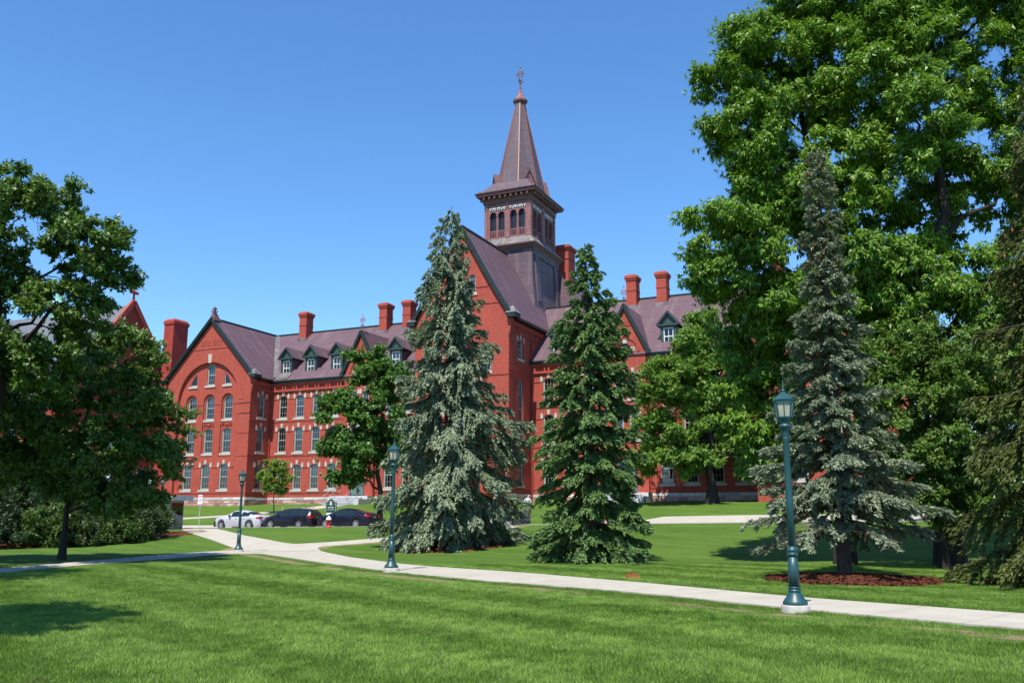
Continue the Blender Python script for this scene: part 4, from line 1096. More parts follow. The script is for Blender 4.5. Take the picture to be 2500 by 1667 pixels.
# road, kerbs, the paved crossing on the right, walk up to the entrance
def uv_sheet(name, u0, u1, v0, v1, dz, mat, du=2., nv=5, zfun=None):
    us = np.arange(u0, u1 + .01, du); vs = np.linspace(v0, v1, nv); UU, VV = np.meshgrid(us, vs); X, Y = XY(UU, VV)
    Z = (zfun(UU, VV) if zfun else hgt(X, Y)) + dz
    V = np.stack([X, Y, Z], -1).reshape(-1, 3).tolist(); n = len(us); F = [(j * n + i, j * n + i + 1, (j + 1) * n + i + 1, (j + 1) * n + i) for j in range(nv - 1) for i in range(n - 1)]
    me = bpy.data.meshes.new(name); me.from_pydata(V, [], F); me.update(); set_uv(me); return link(name, me, mat, kind='structure')
uv_sheet('road', -150, 60, 53.01, 60.01, 0, M['road'], zfun=lambda u, v: road_z(u))
def kerb(v0, v1, name='kerb'):
    us = np.arange(-150, 60.1, 2.); V = []; F = []
    for u_ in us:
        z = float(road_z(u_))
        for v_, zz in ((v0, z - .2), (v0, z + .155), (v1, z + .155), (v1, z - .2)): V.append((*XY(u_, v_), zz))
    for i in range(len(us) - 1):
        for k in range(3): F.append((i * 4 + k, i * 4 + k + 1, (i + 1) * 4 + k + 1, (i + 1) * 4 + k))
    me = bpy.data.meshes.new(name); me.from_pydata(V, [], F); me.update(); link(name, me, M['concrete'], kind='structure')
kerb(52.86, 53.03); kerb(59.99, 60.15)
loft_path('footpath', uvline([(-19, 60.16), (-12, 60.16), (-4, 60.16), (6, 60.16)]), uvline([(-17.5, 64.8), (-12, 65.4), (-4, 65.2), (6, 64.6)]), .03, M['walk'], 40)
loft_path('footpath', uvline([(-70, 65.6), (-62, 69.2), (-57.4, 74), (-56.5, 77.6)]), uvline([(-70, 64.2), (-61, 67.9), (-55, 73.6), (-53.6, 77.6)]), .03, M['walk'], 60)
loft_path('sidewalk', uvline([(-140, 60.16), (-60, 60.16), (-52, 60.16)]), uvline([(-140, 61.8), (-60, 61.8), (-53, 61.6)]), .024, M['walk'], 60)
uv_sheet('crossing', -18.6, -8, 53.6, 59.9, .006, M['walk'], 1., 3, zfun=lambda u, v: road_z(u))
uv_sheet('brick_paving', -22.4, -18.8, 60.3, 63.2, .02, M['paver'], .6, 4)

# mulch beds
def mulch_mat():
    m, nt, b, o = new_mat('red_bark_mulch'); p = geopos(nt)
    n = noise(nt, p, 22., 4, .75); n2 = noise(nt, p, 2.2, 4)
    c = ramp(nt, n, [(.3, (.035, .012, .008)), (.5, (.135, .045, .026)), (.72, (.25, .10, .06))])
    nt.links.new(c, b.inputs['Base Color']); b.inputs['Roughness'].default_value = .95; b.inputs['Specular IOR Level'].default_value = .1
    bump(nt, b, n, 1.0, .06); return m
M['mulch'] = mulch_mat()
def mulch(name, outline, label, hump=.10, chips=2500, seed=3):
    """bed of bark: a low mound plus loose chips lying on it"""
    rng = np.random.default_rng(seed); c = np.mean(outline, axis=0); n = len(outline); V = []; F = []
    rings = [1., .9, .7, .45, .2]
    for k, r in enumerate(rings):
        for p in outline:
            q = c + (np.array(p) - c) * r; w = 0 if k == 0 else 1 - r * r
            V.append((q[0], q[1], float(hgt(q[0], q[1])) + (.004 if k == 0 else .03 + hump * w + rng.normal(0, .012))))
    for k in range(len(rings) - 1):
        for i in range(n): F.append((k * n + i, k * n + (i + 1) % n, (k + 1) * n + (i + 1) % n, (k + 1) * n + i))
    F.append(tuple((len(rings) - 1) * n + i for i in range(n)))
    nb_ = len(V); a = rng.uniform(0, 1, (chips, 3)); idx = rng.integers(0, n, chips); P0 = np.array(outline)[idx]; P1 = np.array(outline)[(idx + 1) % n]
    s = np.sqrt(a[:, 0])[:, None]; q = c + s * ((P0 - c) * (1 - a[:, 1:2]) + (P1 - c) * a[:, 1:2]) * 1.03
    z = hgt(q[:, 0], q[:, 1]) + .045 + hump * (1 - s[:, 0] ** 2)
    th = rng.uniform(0, math.pi, chips); l = rng.uniform(.03, .075, chips); w = rng.uniform(.008, .02, chips)
    for i in range(chips):
        dx, dy = math.cos(th[i]), math.sin(th[i]); b_ = len(V)
        for e, f in ((-1, -1), (1, -1), (1, 1), (-1, 1)):
            V.append((q[i, 0] + dx * l[i] * e - dy * w[i] * f, q[i, 1] + dy * l[i] * e + dx * w[i] * f, z[i] + rng.uniform(-.02, .025)))
        F.append((b_, b_ + 1, b_ + 2, b_ + 3))
    me = bpy.data.meshes.new(name); me.from_pydata(V, [], F); me.update()
    return link(name, me, M['mulch'], kind='stuff', label=label, cat='mulch')
def ell(cx, cy, rx, ry, n=36, j=.06, seed=0):
    r = random.Random(seed); return [np.array((cx + rx * math.cos(t) * (1 + r.uniform(-j, j)), cy + ry * math.sin(t) * (1 + r.uniform(-j, j)))) for t in [2 * math.pi * k / n for k in range(n)]]
mulch('mulch_bed', ell(*MULCH3), 'ring of red bark mulch round the bare trunk of the blue spruce', .09, 5000, 3)
mulch('mulch_bed', ell(-3.2, 46.6, 3.0, 2.9, seed=2), 'dark bark mulch hidden under the tall drooping spruce', .05, 1500, 4)
LEFT_BED = [np.array(p) for p in [(-20.9, 62.9), (-22.0, 58.8), (-23.8, 55.2), (-25.3, 52.0), (-27.0, 49.2), (-29, 46.0), (-34, 44.5), (-38, 47), (-38, 54), (-32, 60), (-26, 64), (-22, 65)]]
mulch('mulch_bed', LEFT_BED, 'red bark mulch under the shrubs at the left', .08, 5000, 5)
mulch('mulch_bed', ell(14.2, 23.2, 2.3, 2.0, seed=6), 'thin edge of mulch under the drooping spruce at the right edge', .05, 1200, 6)

# ---- grass blades on the near lawn
def blade_mat():
    m, nt, b, o = new_mat('grass_blade')
    gi = nt.nodes.new('ShaderNodeNewGeometry'); p = gi.outputs['Position']
    c = ramp(nt, gi.outputs['Random Per Island'], [(0, (.078, .175, .016)), (.5, (.172, .298, .036)), (.9, (.26, .42, .07)), (1., (.40, .42, .16))])
    n1 = noise(nt, p, .5, 4, .6); n2 = noise(nt, mapped(nt, mapped(nt, p, rot=(0, 0, -.66)), (.62, .05, 1)), 1.3, 3, .55)
    c = mixc(nt, ramp(nt, n1, [(.4, (0, 0, 0)), (.7, (.5, .5, .5))]), c, (.058, .118, .012))
    c = mixc(nt, ramp(nt, n2, [(.42, (0, 0, 0)), (.62, (.55, .55, .55))]), c, (.27, .42, .08))  # paler mowing bands: light off bent blades put into the colour
    n7 = noise(nt, mapped(nt, p, (1, .55, 1)), 3.2, 6, .78)
    c = mixc(nt, ramp(nt, n7, [(.40, (.7, .7, .7)), (.52, (0, 0, 0))]), c, (.058, .135, .014))
    c = mixc(nt, ramp(nt, n7, [(.55, (0, 0, 0)), (.72, (.6, .6, .6))]), c, (.27, .37, .085))
    n8 = noise(nt, p, .9, 5, .7); c = mixc(nt, ramp(nt, n8, [(.60, (0, 0, 0)), (.74, (.55, .55, .55))]), c, (.26, .25, .10))
    nt.links.new(c, b.inputs['Base Color']); b.inputs['Roughness'].default_value = .5; b.inputs['Specular IOR Level'].default_value = .3
    t = nt.nodes.new('ShaderNodeBsdfTranslucent'); nt.links.new(c, t.inputs['Color'])
    mx = nt.nodes.new('ShaderNodeMixShader'); mx.inputs[0].default_value = .3
    nt.links.new(b.outputs[0], mx.inputs[1]); nt.links.new(t.outputs[0], mx.inputs[2]); nt.links.new(mx.outputs[0], o.inputs[0]); return m
M['blade'] = blade_mat()
def grass():
    rng = np.random.default_rng(11); n = 330; S = .52
    x = rng.uniform(-S / 2, S / 2, n); y = rng.uniform(-S / 2, S / 2, n); h = rng.uniform(.03, .062, n); w = rng.uniform(.003, .0055, n)
    th = rng.uniform(0, 2 * math.pi, n); lean = rng.normal(0, .45, (n, 2)) + np.array([.35, 0])
    dx, dy = np.cos(th) * w, np.sin(th) * w; z0 = np.full(n, -.01)
    tip = np.stack([x + lean[:, 0] * h, y + lean[:, 1] * h, h * .9], 1)
    V = np.stack([np.stack([x - dx, y - dy, z0], 1), np.stack([x + dx, y + dy, z0], 1), tip], 1).reshape(-1, 3)
    me = bpy.data.meshes.new('grass_patch'); me.from_pydata(V.tolist(), [], np.arange(3 * n).reshape(-1, 3).tolist()); me.update(); me.materials.append(M['blade'])
    patch = bpy.data.objects.new('grass_patch', me)
    # scatter points on the lawn in front of the viewer
    ys = np.arange(7.4, 33, .34); P = []
    for yy in ys:
        half = .60 * yy + 1.0; xs = np.arange(-half, half, .34 * (1 + max(0, yy - 18) * .02)); P.append(np.stack([xs, np.full(len(xs), yy)], 1))
    P = np.concatenate(P); P += rng.uniform(-.15, .15, P.shape); px, py = P.T
    keep = np.ones(len(P), bool)
    for U_, L_, _ in PATHS.values():
        poly = [tuple(q) for q in resample(U_, 60)] + [tuple(q) for q in resample(L_, 60)][::-1]
        d = np.minimum(poly_dist(px, py, poly[:60]), poly_dist(px, py, poly[60:])); keep &= ~in_poly(px, py, poly) & (d > .13)
    keep &= ((px - MULCH3[0]) / (MULCH3[2] + .15)) ** 2 + ((py - MULCH3[1]) / (MULCH3[3] + .15)) ** 2 > 1
    keep &= ((px - 14.2) / 2.4) ** 2 + ((py - 23.2) / 2.1) ** 2 > 1
    d = poly_dist(px, py, MAIN_L); dry = np.exp(-((d - .85) / .5) ** 2) * np.clip(.65 + .6 * np.sin(px * 1.1 + np.sin(py * .7) * 2), 0, 1); keep &= rng.uniform(0, 1, len(P)) > np.clip(dry * 1.25, 0, .96)
    P = P[keep]; px, py = P.T
    # mower stripes: the blades lie over one way, then the other
    s = (px * .78 + py * .62 + .25 * np.sin(py * .35 + 1.) + rng.normal(0, .12, len(P))) / 1.25
    rot = np.where(np.floor(s) % 2 == 0, math.pi / 2, -math.pi / 2) + rng.normal(0, .85, len(P))
    me2 = bpy.data.meshes.new('grass'); me2.from_pydata(np.stack([px, py, hgt(px, py)], 1).tolist(), [], []); me2.update()
    a = me2.attributes.new('rot', 'FLOAT_VECTOR', 'POINT'); a.data.foreach_set('vector', np.stack([np.zeros(len(P)), np.zeros(len(P)), rot], 1).astype('f').ravel())
    a = me2.attributes.new('scl', 'FLOAT_VECTOR', 'POINT'); sc = rng.uniform(.8, 1.25, len(P)); a.data.foreach_set('vector', np.stack([np.ones(len(P)), np.ones(len(P)), sc], 1).astype('f').ravel())
    g = link('grass', me2, kind='stuff', label='short mown lawn grass in the foreground', cat='grass')
    ng = bpy.data.node_groups.new('grass_scatter', 'GeometryNodeTree')
    ng.interface.new_socket('Geometry', in_out='INPUT', socket_type='NodeSocketGeometry'); ng.interface.new_socket('Geometry', in_out='OUTPUT', socket_type='NodeSocketGeometry')
    gi = ng.nodes.new('NodeGroupInput'); go = ng.nodes.new('NodeGroupOutput'); ip = ng.nodes.new('GeometryNodeInstanceOnPoints'); oi = ng.nodes.new('GeometryNodeObjectInfo')
    oi.inputs['Object'].default_value = patch
    for nm, sk in (('rot', 'Rotation'), ('scl', 'Scale')):
        na = ng.nodes.new('GeometryNodeInputNamedAttribute'); na.data_type = 'FLOAT_VECTOR'; na.inputs[0].default_value = nm
        ng.links.new(na.outputs[0], ip.inputs[sk])
    ng.links.new(gi.outputs[0], ip.inputs['Points']); ng.links.new(oi.outputs['Geometry'], ip.inputs['Instance']); ng.links.new(ip.outputs[0], go.inputs[0])
    md = g.modifiers.new('scatter', 'NODES'); md.node_group = ng
grass()
# ------------------------------------------------------------------ vegetation
def fast_mesh(name, V, F, smooth=False):
    """V (n,3) array, F (m,k) array of equal sized faces"""
    me = bpy.data.meshes.new(name); me.vertices.add(len(V)); me.vertices.foreach_set('co', np.ascontiguousarray(V, 'f').ravel())
    k = F.shape[1]; me.loops.add(F.size); me.polygons.add(len(F)); me.loops.foreach_set('vertex_index', np.ascontiguousarray(F, 'i').ravel())
    me.polygons.foreach_set('loop_start', np.arange(0, F.size, k).astype('i'))
    if smooth: me.polygons.foreach_set('use_smooth', np.ones(len(F), bool))
    me.update(calc_edges=True); return me
def unit(a): return a / np.maximum(np.linalg.norm(a, axis=-1, keepdims=True), 1e-9)
def leaf_quads(P, D, N, L, W, fold=.18):
    """one pointed leaf for each row: base P, heading D, face normal N"""
    D = unit(D); S = unit(np.cross(D, N)); Nn = np.cross(S, D); L = L[:, None]; W = W[:, None]
    mid = P + D * L * .22
    V = np.stack([mid + S * W * .55, P + D * L - Nn * L * .10, mid - S * W * .55 - D * L * .12], 1)
    n = len(P); return V.reshape(-1, 3), np.arange(3 * n).reshape(n, 3)
def tubes_mesh(name, segs, n=6):
    """segs: list of polylines [(p (k,3), r (k,))]"""
    Vs, Fs, b = [], [], 0
    ang = np.arange(n) * 2 * math.pi / n; ca, sa = np.cos(ang), np.sin(ang)
    for p, r in segs:
        k = len(p); d = np.gradient(p, axis=0); d = unit(d); ref = np.where(np.abs(d[:, 2:3]) > .9, [[1., 0, .1]], [[.1, 0, 1.]])
        a = unit(np.cross(d, ref)); c = np.cross(d, a)
        ring = p[:, None] + (a[:, None] * ca[None, :, None] + c[:, None] * sa[None, :, None]) * r[:, None, None]
        Vs.append(ring.reshape(-1, 3)); i = np.arange(k - 1)[:, None] * n; j = np.arange(n)[None]
        Fs.append(np.stack([b + i + j, b + i + (j + 1) % n, b + i + n + (j + 1) % n, b + i + n + j], -1).reshape(-1, 4)); b += k * n
    return fast_mesh(name, np.concatenate(Vs), np.concatenate(Fs), True)

LM = {
 'maple': leaf_mat('maple_leaf', (0.034, 0.082, 0.015), (0.066, 0.138, 0.022), (0.135, 0.225, 0.04), .25),
 'maple2': leaf_mat('norway_maple_leaf', (0.030, 0.090, 0.015), (0.054, 0.138, 0.021), (0.105, 0.217, 0.033), .25),
 'ash': leaf_mat('big_tree_leaf', (0.045, 0.115, 0.011), (0.092, 0.195, 0.018), (0.19, 0.33, 0.036), .30),
 'mid': leaf_mat('small_leaf', (0.0517, 0.1265, 0.0149), (0.0978, 0.2012, 0.0242), (0.1782, 0.3047, 0.0414), .28),
 'dark': leaf_mat('dull_leaf', (0.0414, 0.0978, 0.0138), (0.0713, 0.1495, 0.0196), (0.1265, 0.2185, 0.0322), .26),
 'young': leaf_mat('young_leaf', (0.090, 0.158, 0.021), (0.143, 0.232, 0.033), (0.225, 0.315, 0.053), .35),
 'shrub': leaf_mat('shaded_shrub_leaf', (0.0205, 0.0428, 0.013), (0.0353, 0.0694, 0.0186), (0.0694, 0.1166, 0.0329), .22),  # darkened: the shade of the maple crowns is put into the leaf colour
 'shrub2': leaf_mat('shaded_bright_shrub_leaf', (0.0238, 0.0594, 0.0119), (0.0449, 0.097, 0.0178), (0.0845, 0.1485, 0.0297), .25),  # brighter leaf, also darkened to stand in for the maples' shade
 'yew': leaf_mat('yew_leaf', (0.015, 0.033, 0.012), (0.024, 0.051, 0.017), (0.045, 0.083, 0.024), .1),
 'blue': leaf_mat('blue_spruce_needle', (0.092, 0.135, 0.08), (0.175, 0.235, 0.15), (0.3, 0.365, 0.245), .10, .55, .3, .6),
 'green': leaf_mat('green_spruce_needle', (0.05, 0.105, 0.036), (0.095, 0.175, 0.058), (0.165, 0.27, 0.088), .10, .55, .3, .6),
 'grey': leaf_mat('grey_spruce_needle', (0.092, 0.122, 0.074), (0.17, 0.215, 0.138), (0.26, 0.315, 0.21), .10, .55, .3, .8),
 'olive': leaf_mat('olive_spruce_needle', (0.03, 0.042, 0.01), (0.06, 0.078, 0.018), (0.115, 0.14, 0.03), .12, .55, .3, .5),
}
BK = {'dark': bark_mat('dark_bark', (.018, .014, .012), (.055, .045, .038)), 'grey': bark_mat('grey_bark', (.045, .038, .032), (.13, .115, .10)),
      'spruce': bark_mat('spruce_bark', (.035, .026, .024), (.115, .09, .082)), 'twig': bark_mat('dead_twig', (.10, .075, .06), (.24, .19, .155))}

def deciduous(name, x, y, label, lobes, cat='tree', seed=1, base_h=3, trunk_r=.2, trunk_top=None, clump=.75, density=1.3, leaves=30000, size=(.14, .09),
              leaf='maple', bark='dark', droop=.35, lean=(0, 0), group=None, fan=8, flat=.62, tip=None):
    """tapered trunk, a limb towards every lobe of the crown, finer branches to leaf clumps spread through the lobes.
    lobes: (X, Y, Z, rx, ry, rz) in world coordinates"""
    rng = np.random.default_rng(seed); gz = float(hgt(x, y)); root = empty(name, (x, y, gz), 0, label, cat, group)
    Lb = np.array(lobes, float); Lb[:, :3] -= np.array([x, y, gz]); ctr = (Lb[:, :3] * Lb[:, 3:].prod(1)[:, None]).sum(0) / Lb[:, 3:].prod(1).sum()
    top = trunk_top or (Lb[:, 2].max()); k = 9; t = np.linspace(0, 1, k + 1); hi = Lb[Lb[:, 2].argmax(), :2] * .55
    tp = np.stack([hi[0] * t ** 1.8 + lean[0] * t, hi[1] * t ** 1.8 + lean[1] * t, top * t], 1); tp[2:] += rng.normal(0, .012 * top, (k - 1, 3)) * np.array([1, 1, 0])
    tr = trunk_r * (1 - .88 * t ** .9); tr[0] *= 1.4; tp = np.concatenate([tp[:1] - [[0, 0, .3]], tp]); tr = np.concatenate([[tr[0] * 1.15], tr])
    wood = [(tp, tr)]; nodes = [tp[i] * (1 - f) + tp[i + 1] * f for i in range(1, k + 1) for f in (0, .33, .66)]; nodes = [p for p in nodes if p[2] > base_h * .8]; nr = [float(np.interp(p[2], tp[:, 2], tr)) for p in nodes]
    def limb(a, b, ra, rb, n, sag, wob):
        s = np.linspace(0, 1, n + 1)[:, None]; L = np.linalg.norm(b - a); p = a * (1 - s) + b * s; p[:, 2] += (sag * L * s[:, 0] * (1 - s[:, 0])); p[1:-1] += rng.normal(0, wob * L, (n - 1, 3))
        r = ra * (1 - s[:, 0]) + rb * s[:, 0]; wood.append((p, r)); return p, r
    for q in Lb:                                               # main limbs rise from the trunk and bend out into the lobes
        c = q[:3]; hz = np.hypot(c[0] - np.interp(c[2], tp[:, 2], tp[:, 0]), c[1]); z0 = np.clip(c[2] - hz * rng.uniform(.45, .8), base_h, top * .93)
        a = np.array([np.interp(z0, tp[:, 2], tp[:, 0]), np.interp(z0, tp[:, 2], tp[:, 1]), z0]); ra = np.interp(z0, tp[:, 2], tr) * .55
        p, r = limb(a, c, ra, ra * .35, 6, .10, .035); nodes += list(p[1:]); nr += list(r[1:])
    # clump centres, thicker towards the outside of each lobe
    vol = Lb[:, 3:].prod(1) ** (2 / 3.); nc = np.maximum(4, density * 3.1 * vol / clump ** 2).astype(int); C = []
    for q, n in zip(Lb, nc):
        d = unit(rng.normal(0, 1, (n, 3))); u = rng.uniform(.12, 1, n) ** .42; lump = 1 + .16 * np.sin(3 * d[:, 0] * 2 + rng.uniform(0, 6)) * np.cos(4 * d[:, 2] + rng.uniform(0, 6))
        C.append(q[:3] + d * (u * lump)[:, None] * q[3:])
    C = np.concatenate(C); C = C[C[:, 2] > .35]; C = C[np.argsort(np.linalg.norm(C - ctr, axis=1))]
    ND = np.zeros((len(nodes) + len(C) * 4, 3)); NR = np.zeros(len(ND)); m = len(nodes); ND[:m] = nodes; NR[:m] = nr; ax = []
    for c in C:
        dv = c - ND[:m]; dist = np.linalg.norm(dv, axis=1) * (1 + .5 * (dv[:, 2] < -.2)); i = int(dist.argmin()); a = ND[i]
        rb = .008; ra = max(.010, min(.05, NR[i] * .55)); p, r = limb(a, c, ra, rb, 4, .05, .06); ND[m:m + 4] = p[1:]; NR[m:m + 4] = r[1:]; m += 4; ax.append(unit(c - a))
    ax = np.array(ax); n = len(C)
    # twigs inside every clump
    kt = 5; td = unit(rng.normal(0, .8, (n, kt, 3)) + ax[:, None] * .9 + unit(C - ctr)[:, None] * .5); tl = clump * rng.uniform(.35, 1.5, (n, kt)); te = C[:, None] + td * tl[..., None] * np.array([1, 1, flat])
    te[..., 2] -= droop * .18 * clump
    big = [w for w in wood if w[1][0] > .035]; small = [w for w in wood if w[1][0] <= .035]
    tw_s = np.stack([np.repeat(C[:, None], kt, 1), (C[:, None] + te) / 2 + np.array([0, 0, .04]), te], 2).reshape(-1, 3, 3)
    link('trunk', tubes_mesh('trunk', big, 7), BK[bark], root)
    link('branches', tubes_mesh('branches', small, 3), BK[bark], root, kind='stuff')
    # leaf sprays
    ns = leaves // fan; leaves = ns * fan; i = rng.integers(0, len(tw_s), ns); f = rng.uniform(.15, 1.08, ns)[:, None]; base = tw_s[i, 0] * (1 - f) + tw_s[i, 2] * f
    c = base + rng.normal(0, clump * .27, (ns, 3)) * np.array([1, 1, .8]); ta = unit(tw_s[i, 2] - tw_s[i, 0]); ad = unit(ta + rng.normal(0, .45, (ns, 3)))
    c = np.repeat(c, fan, 0); ad = np.repeat(ad, fan, 0)
    D = unit(rng.normal(0, .60, (leaves, 3)) + ad * .75 - np.array([0, 0, droop])); P = c + rng.normal(0, .03, (leaves, 3)) + D * size[0] * .12
    N = unit(rng.normal(0, .45, (leaves, 3)) + np.array([0, 0, .9]) + ad * .4 + np.array([-.1, -.35, 0]))
    L = rng.uniform(.7, 1.25, leaves) * size[0]; W = rng.uniform(.75, 1.2, leaves) * size[1]
    V, F = leaf_quads(P, D, N, L, W); link('crown', fast_mesh('crown', V, F), LM[leaf], root, kind='stuff')
    return root

def spruce(name, x, y, label, H, prof, seed=1, needle='blue', twigs=60000, tw=(.17, .055), droop=.5, trunk_r=.22, whorl=.32, per=6, base=.2, sag=.25, dead=0, cones=None, cat='tree', jag=.22, long_branch=None):
    rng = np.random.default_rng(seed); gz = float(hgt(x, y)); root = empty(name, (x, y, gz), 0, label, cat)
    pz, pr = zip(*prof)
    k = 10; tp = np.stack([rng.normal(0, .02, k + 1) * np.arange(k + 1) * .2, rng.normal(0, .02, k + 1) * np.arange(k + 1) * .2, np.linspace(-.2, H, k + 1)], 1)
    wood = [(tp, np.maximum(.012, trunk_r * (1 - np.linspace(0, 1, k + 1)) ** .85 + .012))]
    zs = []; z = base
    while z < H - .15: zs.append(z); z += whorl * (1.0 if z < H * .7 else .8) * rng.uniform(.8, 1.2)
    B = []
    for z in zs:
        n = per if z < H * .75 else max(4, per - 1); a0 = rng.uniform(0, 6.28)
        for j in range(n):
            zz = z + rng.uniform(-.14, .14); L = np.interp(zz, pz, pr) * rng.uniform(1 - jag * 1.6, 1 + jag * .6)
            B.append((zz, a0 + j * 2 * math.pi / n + rng.normal(0, .22), max(.08, L)))
    for lb in (long_branch or []): B.append(lb)
    B = np.array(B); z0, az, L = B.T; frac = np.clip(z0 / H, 0, 1)
    rise = np.interp(frac, [0, .25, .6, .85, 1.], [-.10, -.05, .12, .55, 1.1]) + rng.normal(0, .08, len(B)); sg = np.interp(frac, [0, .3, .7, 1], [sag, sag * 1.1, sag * .6, .05]) * 1.0
    def curve(b, s): # points on branch b at parameter s
        r = L[b] * s; zc = z0[b] + L[b] * (rise[b] * s - sg[b] * 2.1 * s * s + sg[b] * 1.35 * s ** 3)
        return np.stack([np.cos(az[b]) * r, np.sin(az[b]) * r, zc], -1)
    ss = np.linspace(0, 1, 6)
    for b in range(len(B)):
        if L[b] > .35: wood.append((curve(np.full(6, b), ss), np.linspace(.012 + .012 * L[b], .006, 6)))
    # branchlets
    nb_ = np.maximum(5, (L * 11 + 4).astype(int)); bi = np.repeat(np.arange(len(B)), nb_); m = len(bi); s = rng.uniform(.08, 1, m) ** .72; sd = rng.choice([-1, 1], m)
    st = curve(bi, s); ang = az[bi] + sd * (1.05 - .65 * s) * rng.uniform(.7, 1.2, m)
    bl = (.34 * L[bi] * (1.02 - s) + .10 + .10 * np.minimum(1, L[bi])) * rng.uniform(.7, 1.3, m)
    tipm = rng.uniform(0, 1, m) < .16; ang[tipm] = az[bi][tipm]; 
    dr = -droop * rng.uniform(.5, 1.3, m)
    bd = np.stack([np.cos(ang), np.sin(ang), dr * .6], 1)
    if dead:
        low = (z0[bi] < dead); keepm = ~(low & (rng.uniform(0, 1, m) < .62)); 
        dm = ~keepm; dtw = []
        for q in np.where(dm)[0][:2600]:
            e = st[q] + bd[q] * bl[q] * 1.15 + rng.normal(0, .04, 3); dtw.append((np.stack([st[q], (st[q] + e) / 2 + rng.normal(0, .02, 3), e]), np.array([.007, .005, .003])))
            for _ in range(2):
                t = rng.uniform(.3, .9); o = st[q] + (e - st[q]) * t; dtw.append((np.stack([o, o + (bd[q] * .4 + rng.normal(0, .5, 3)) * bl[q] * .4]), np.array([.004, .002])))
        if dtw: link('dead_twigs', tubes_mesh('dead_twigs', dtw, 3), BK['twig'], root, kind='stuff')
        st, bd, bl, bi = st[keepm], bd[keepm], bl[keepm], bi[keepm]; m = len(bi); dr = dr[keepm]
    wgt = bl + .12; cnt = np.maximum(3, (twigs * wgt / wgt.sum()).astype(int)); ti = np.repeat(np.arange(m), cnt); n = len(ti); t = rng.uniform(.02, 1.05, n)
    sc = np.interp(frac[bi][ti], [0, .7, 1], [1, .95, .7])
    P = st[ti] + bd[ti] * (bl[ti] * t)[:, None]; P[:, 2] += dr[ti] * bl[ti] * t * t * .55; P += rng.normal(0, .028, (n, 3)) * np.array([1, 1, .8])
    out = np.stack([np.cos(az[bi][ti]), np.sin(az[bi][ti]), np.zeros(n)], 1); D = unit(bd[ti] * .75 + out * .35 + rng.normal(0, .36, (n, 3)) - np.array([0, 0, .16 * droop]))
    N = unit(rng.normal(0, .38, (n, 3)) + np.array([0, 0, .85]) + out * .55)
    Ls = tw[0] * rng.uniform(.65, 1.25, n) * sc; Ws = tw[1] * rng.uniform(.75, 1.25, n) * sc
    V1, F1 = leaf_quads(P, D, N, Ls, Ws, .12); h2 = np.arange(n) % 4 == 0; N2 = np.cross(unit(D), N)[h2]; V2, F2 = leaf_quads(P[h2], D[h2], unit(N2), Ls[h2], Ws[h2], .12)
    link('trunk', tubes_mesh('trunk', wood[:1], 9), BK['spruce'], root); link('branches', tubes_mesh('branches', wood[1:], 4), BK['spruce'], root, kind='stuff')
    link('crown', fast_mesh('crown', np.concatenate([V1, V2]), np.concatenate([F1, F2 + len(V1)])), LM[needle], root, kind='stuff')
    if cones:
        cn, zlo, zhi, cm, cl = cones; pick = np.where((frac[bi][ti] * H > zlo) & (frac[bi][ti] * H < zhi) & (t > .75))[0]
        if len(pick):
            pick = rng.choice(pick, min(cn, len(pick)), replace=False); mbv = []; 
            for q in pick:
                p = P[q]; mbv.append((np.stack([p, p - [0, 0, cl * .3], p - [0, 0, cl * .75], p - [0, 0, cl]]), np.array([.008, .022, .018, .004]) * (cl / .1)))
            link('cones', tubes_mesh('cones', mbv, 5), M[cm], root, kind='stuff')
    return root

M['cone_brown'] = simple('brown_cones', (.30, .15, .07), .7, .3, 8.)
M['cone_yellow'] = simple('yellow_buds', (.36, .28, .08), .7, .3, 8.)

spruce('spruce_tree', -3.25, 46.4, 'tall silvery blue spruce with drooping skirts in front of the central gable', 17.9,
       [(0, 4.15), (1, 4.2), (3, 3.75), (6, 3.15), (9, 2.6), (12, 1.95), (14.2, 1.4), (16.4, .66), (17.9, .06)], 4, 'blue', 225000, (.20, .085), 1.05, .3, .60, 6, .25, .36, jag=.24,
       long_branch=[(6.9, -.05, 4.3), (6.7, .1, 4.0), (5.4, .12, 3.9)])
spruce('spruce_tree', 2.95, 34.4, 'dense dark green spruce standing between the tall silvery spruce and the lawn', 12.3,
       [(0, 2.25), (1.5, 2.35), (4, 2.0), (6, 1.85), (8, 1.5), (10, .85), (11.5, .35), (12.3, .05)], 9, 'green', 160000, (.165, .075), .7, .24, .46, 6, .2, .30, cones=(600, 6.5, 12.3, 'cone_yellow', .06), jag=.22)
spruce('spruce_tree', 9.05, 25.3, 'slender grey blue spruce with bare dead lower twigs inside a mulch ring', 12.5,
       [(0, 2.6), (1.4, 2.95), (1.9, 2.75), (2.9, 2.15), (4.5, 1.55), (6.3, .98), (8.8, .55), (11, .34), (12.5, .05)], 13, 'grey', 175000, (.125, .055), .5, .19, .34, 6, 1.5, .12, dead=2.1, cones=(420, 8.6, 12.6, 'cone_brown', .10), jag=.25)
spruce('spruce_tree', 13.5, 21.6, 'olive green drooping spruce cut by the right edge of the picture', 13.0,
       [(0, 2.6), (1, 2.9), (2.5, 2.8), (4.2, 2.2), (6.5, 1.65), (9, 1.0), (11.5, .5), (13, .06)], 21, 'olive', 105000, (.16, .055), 1.35, .24, .52, 6, .3, .34, cones=(250, 5.5, 12., 'cone_brown', .12), jag=.45)

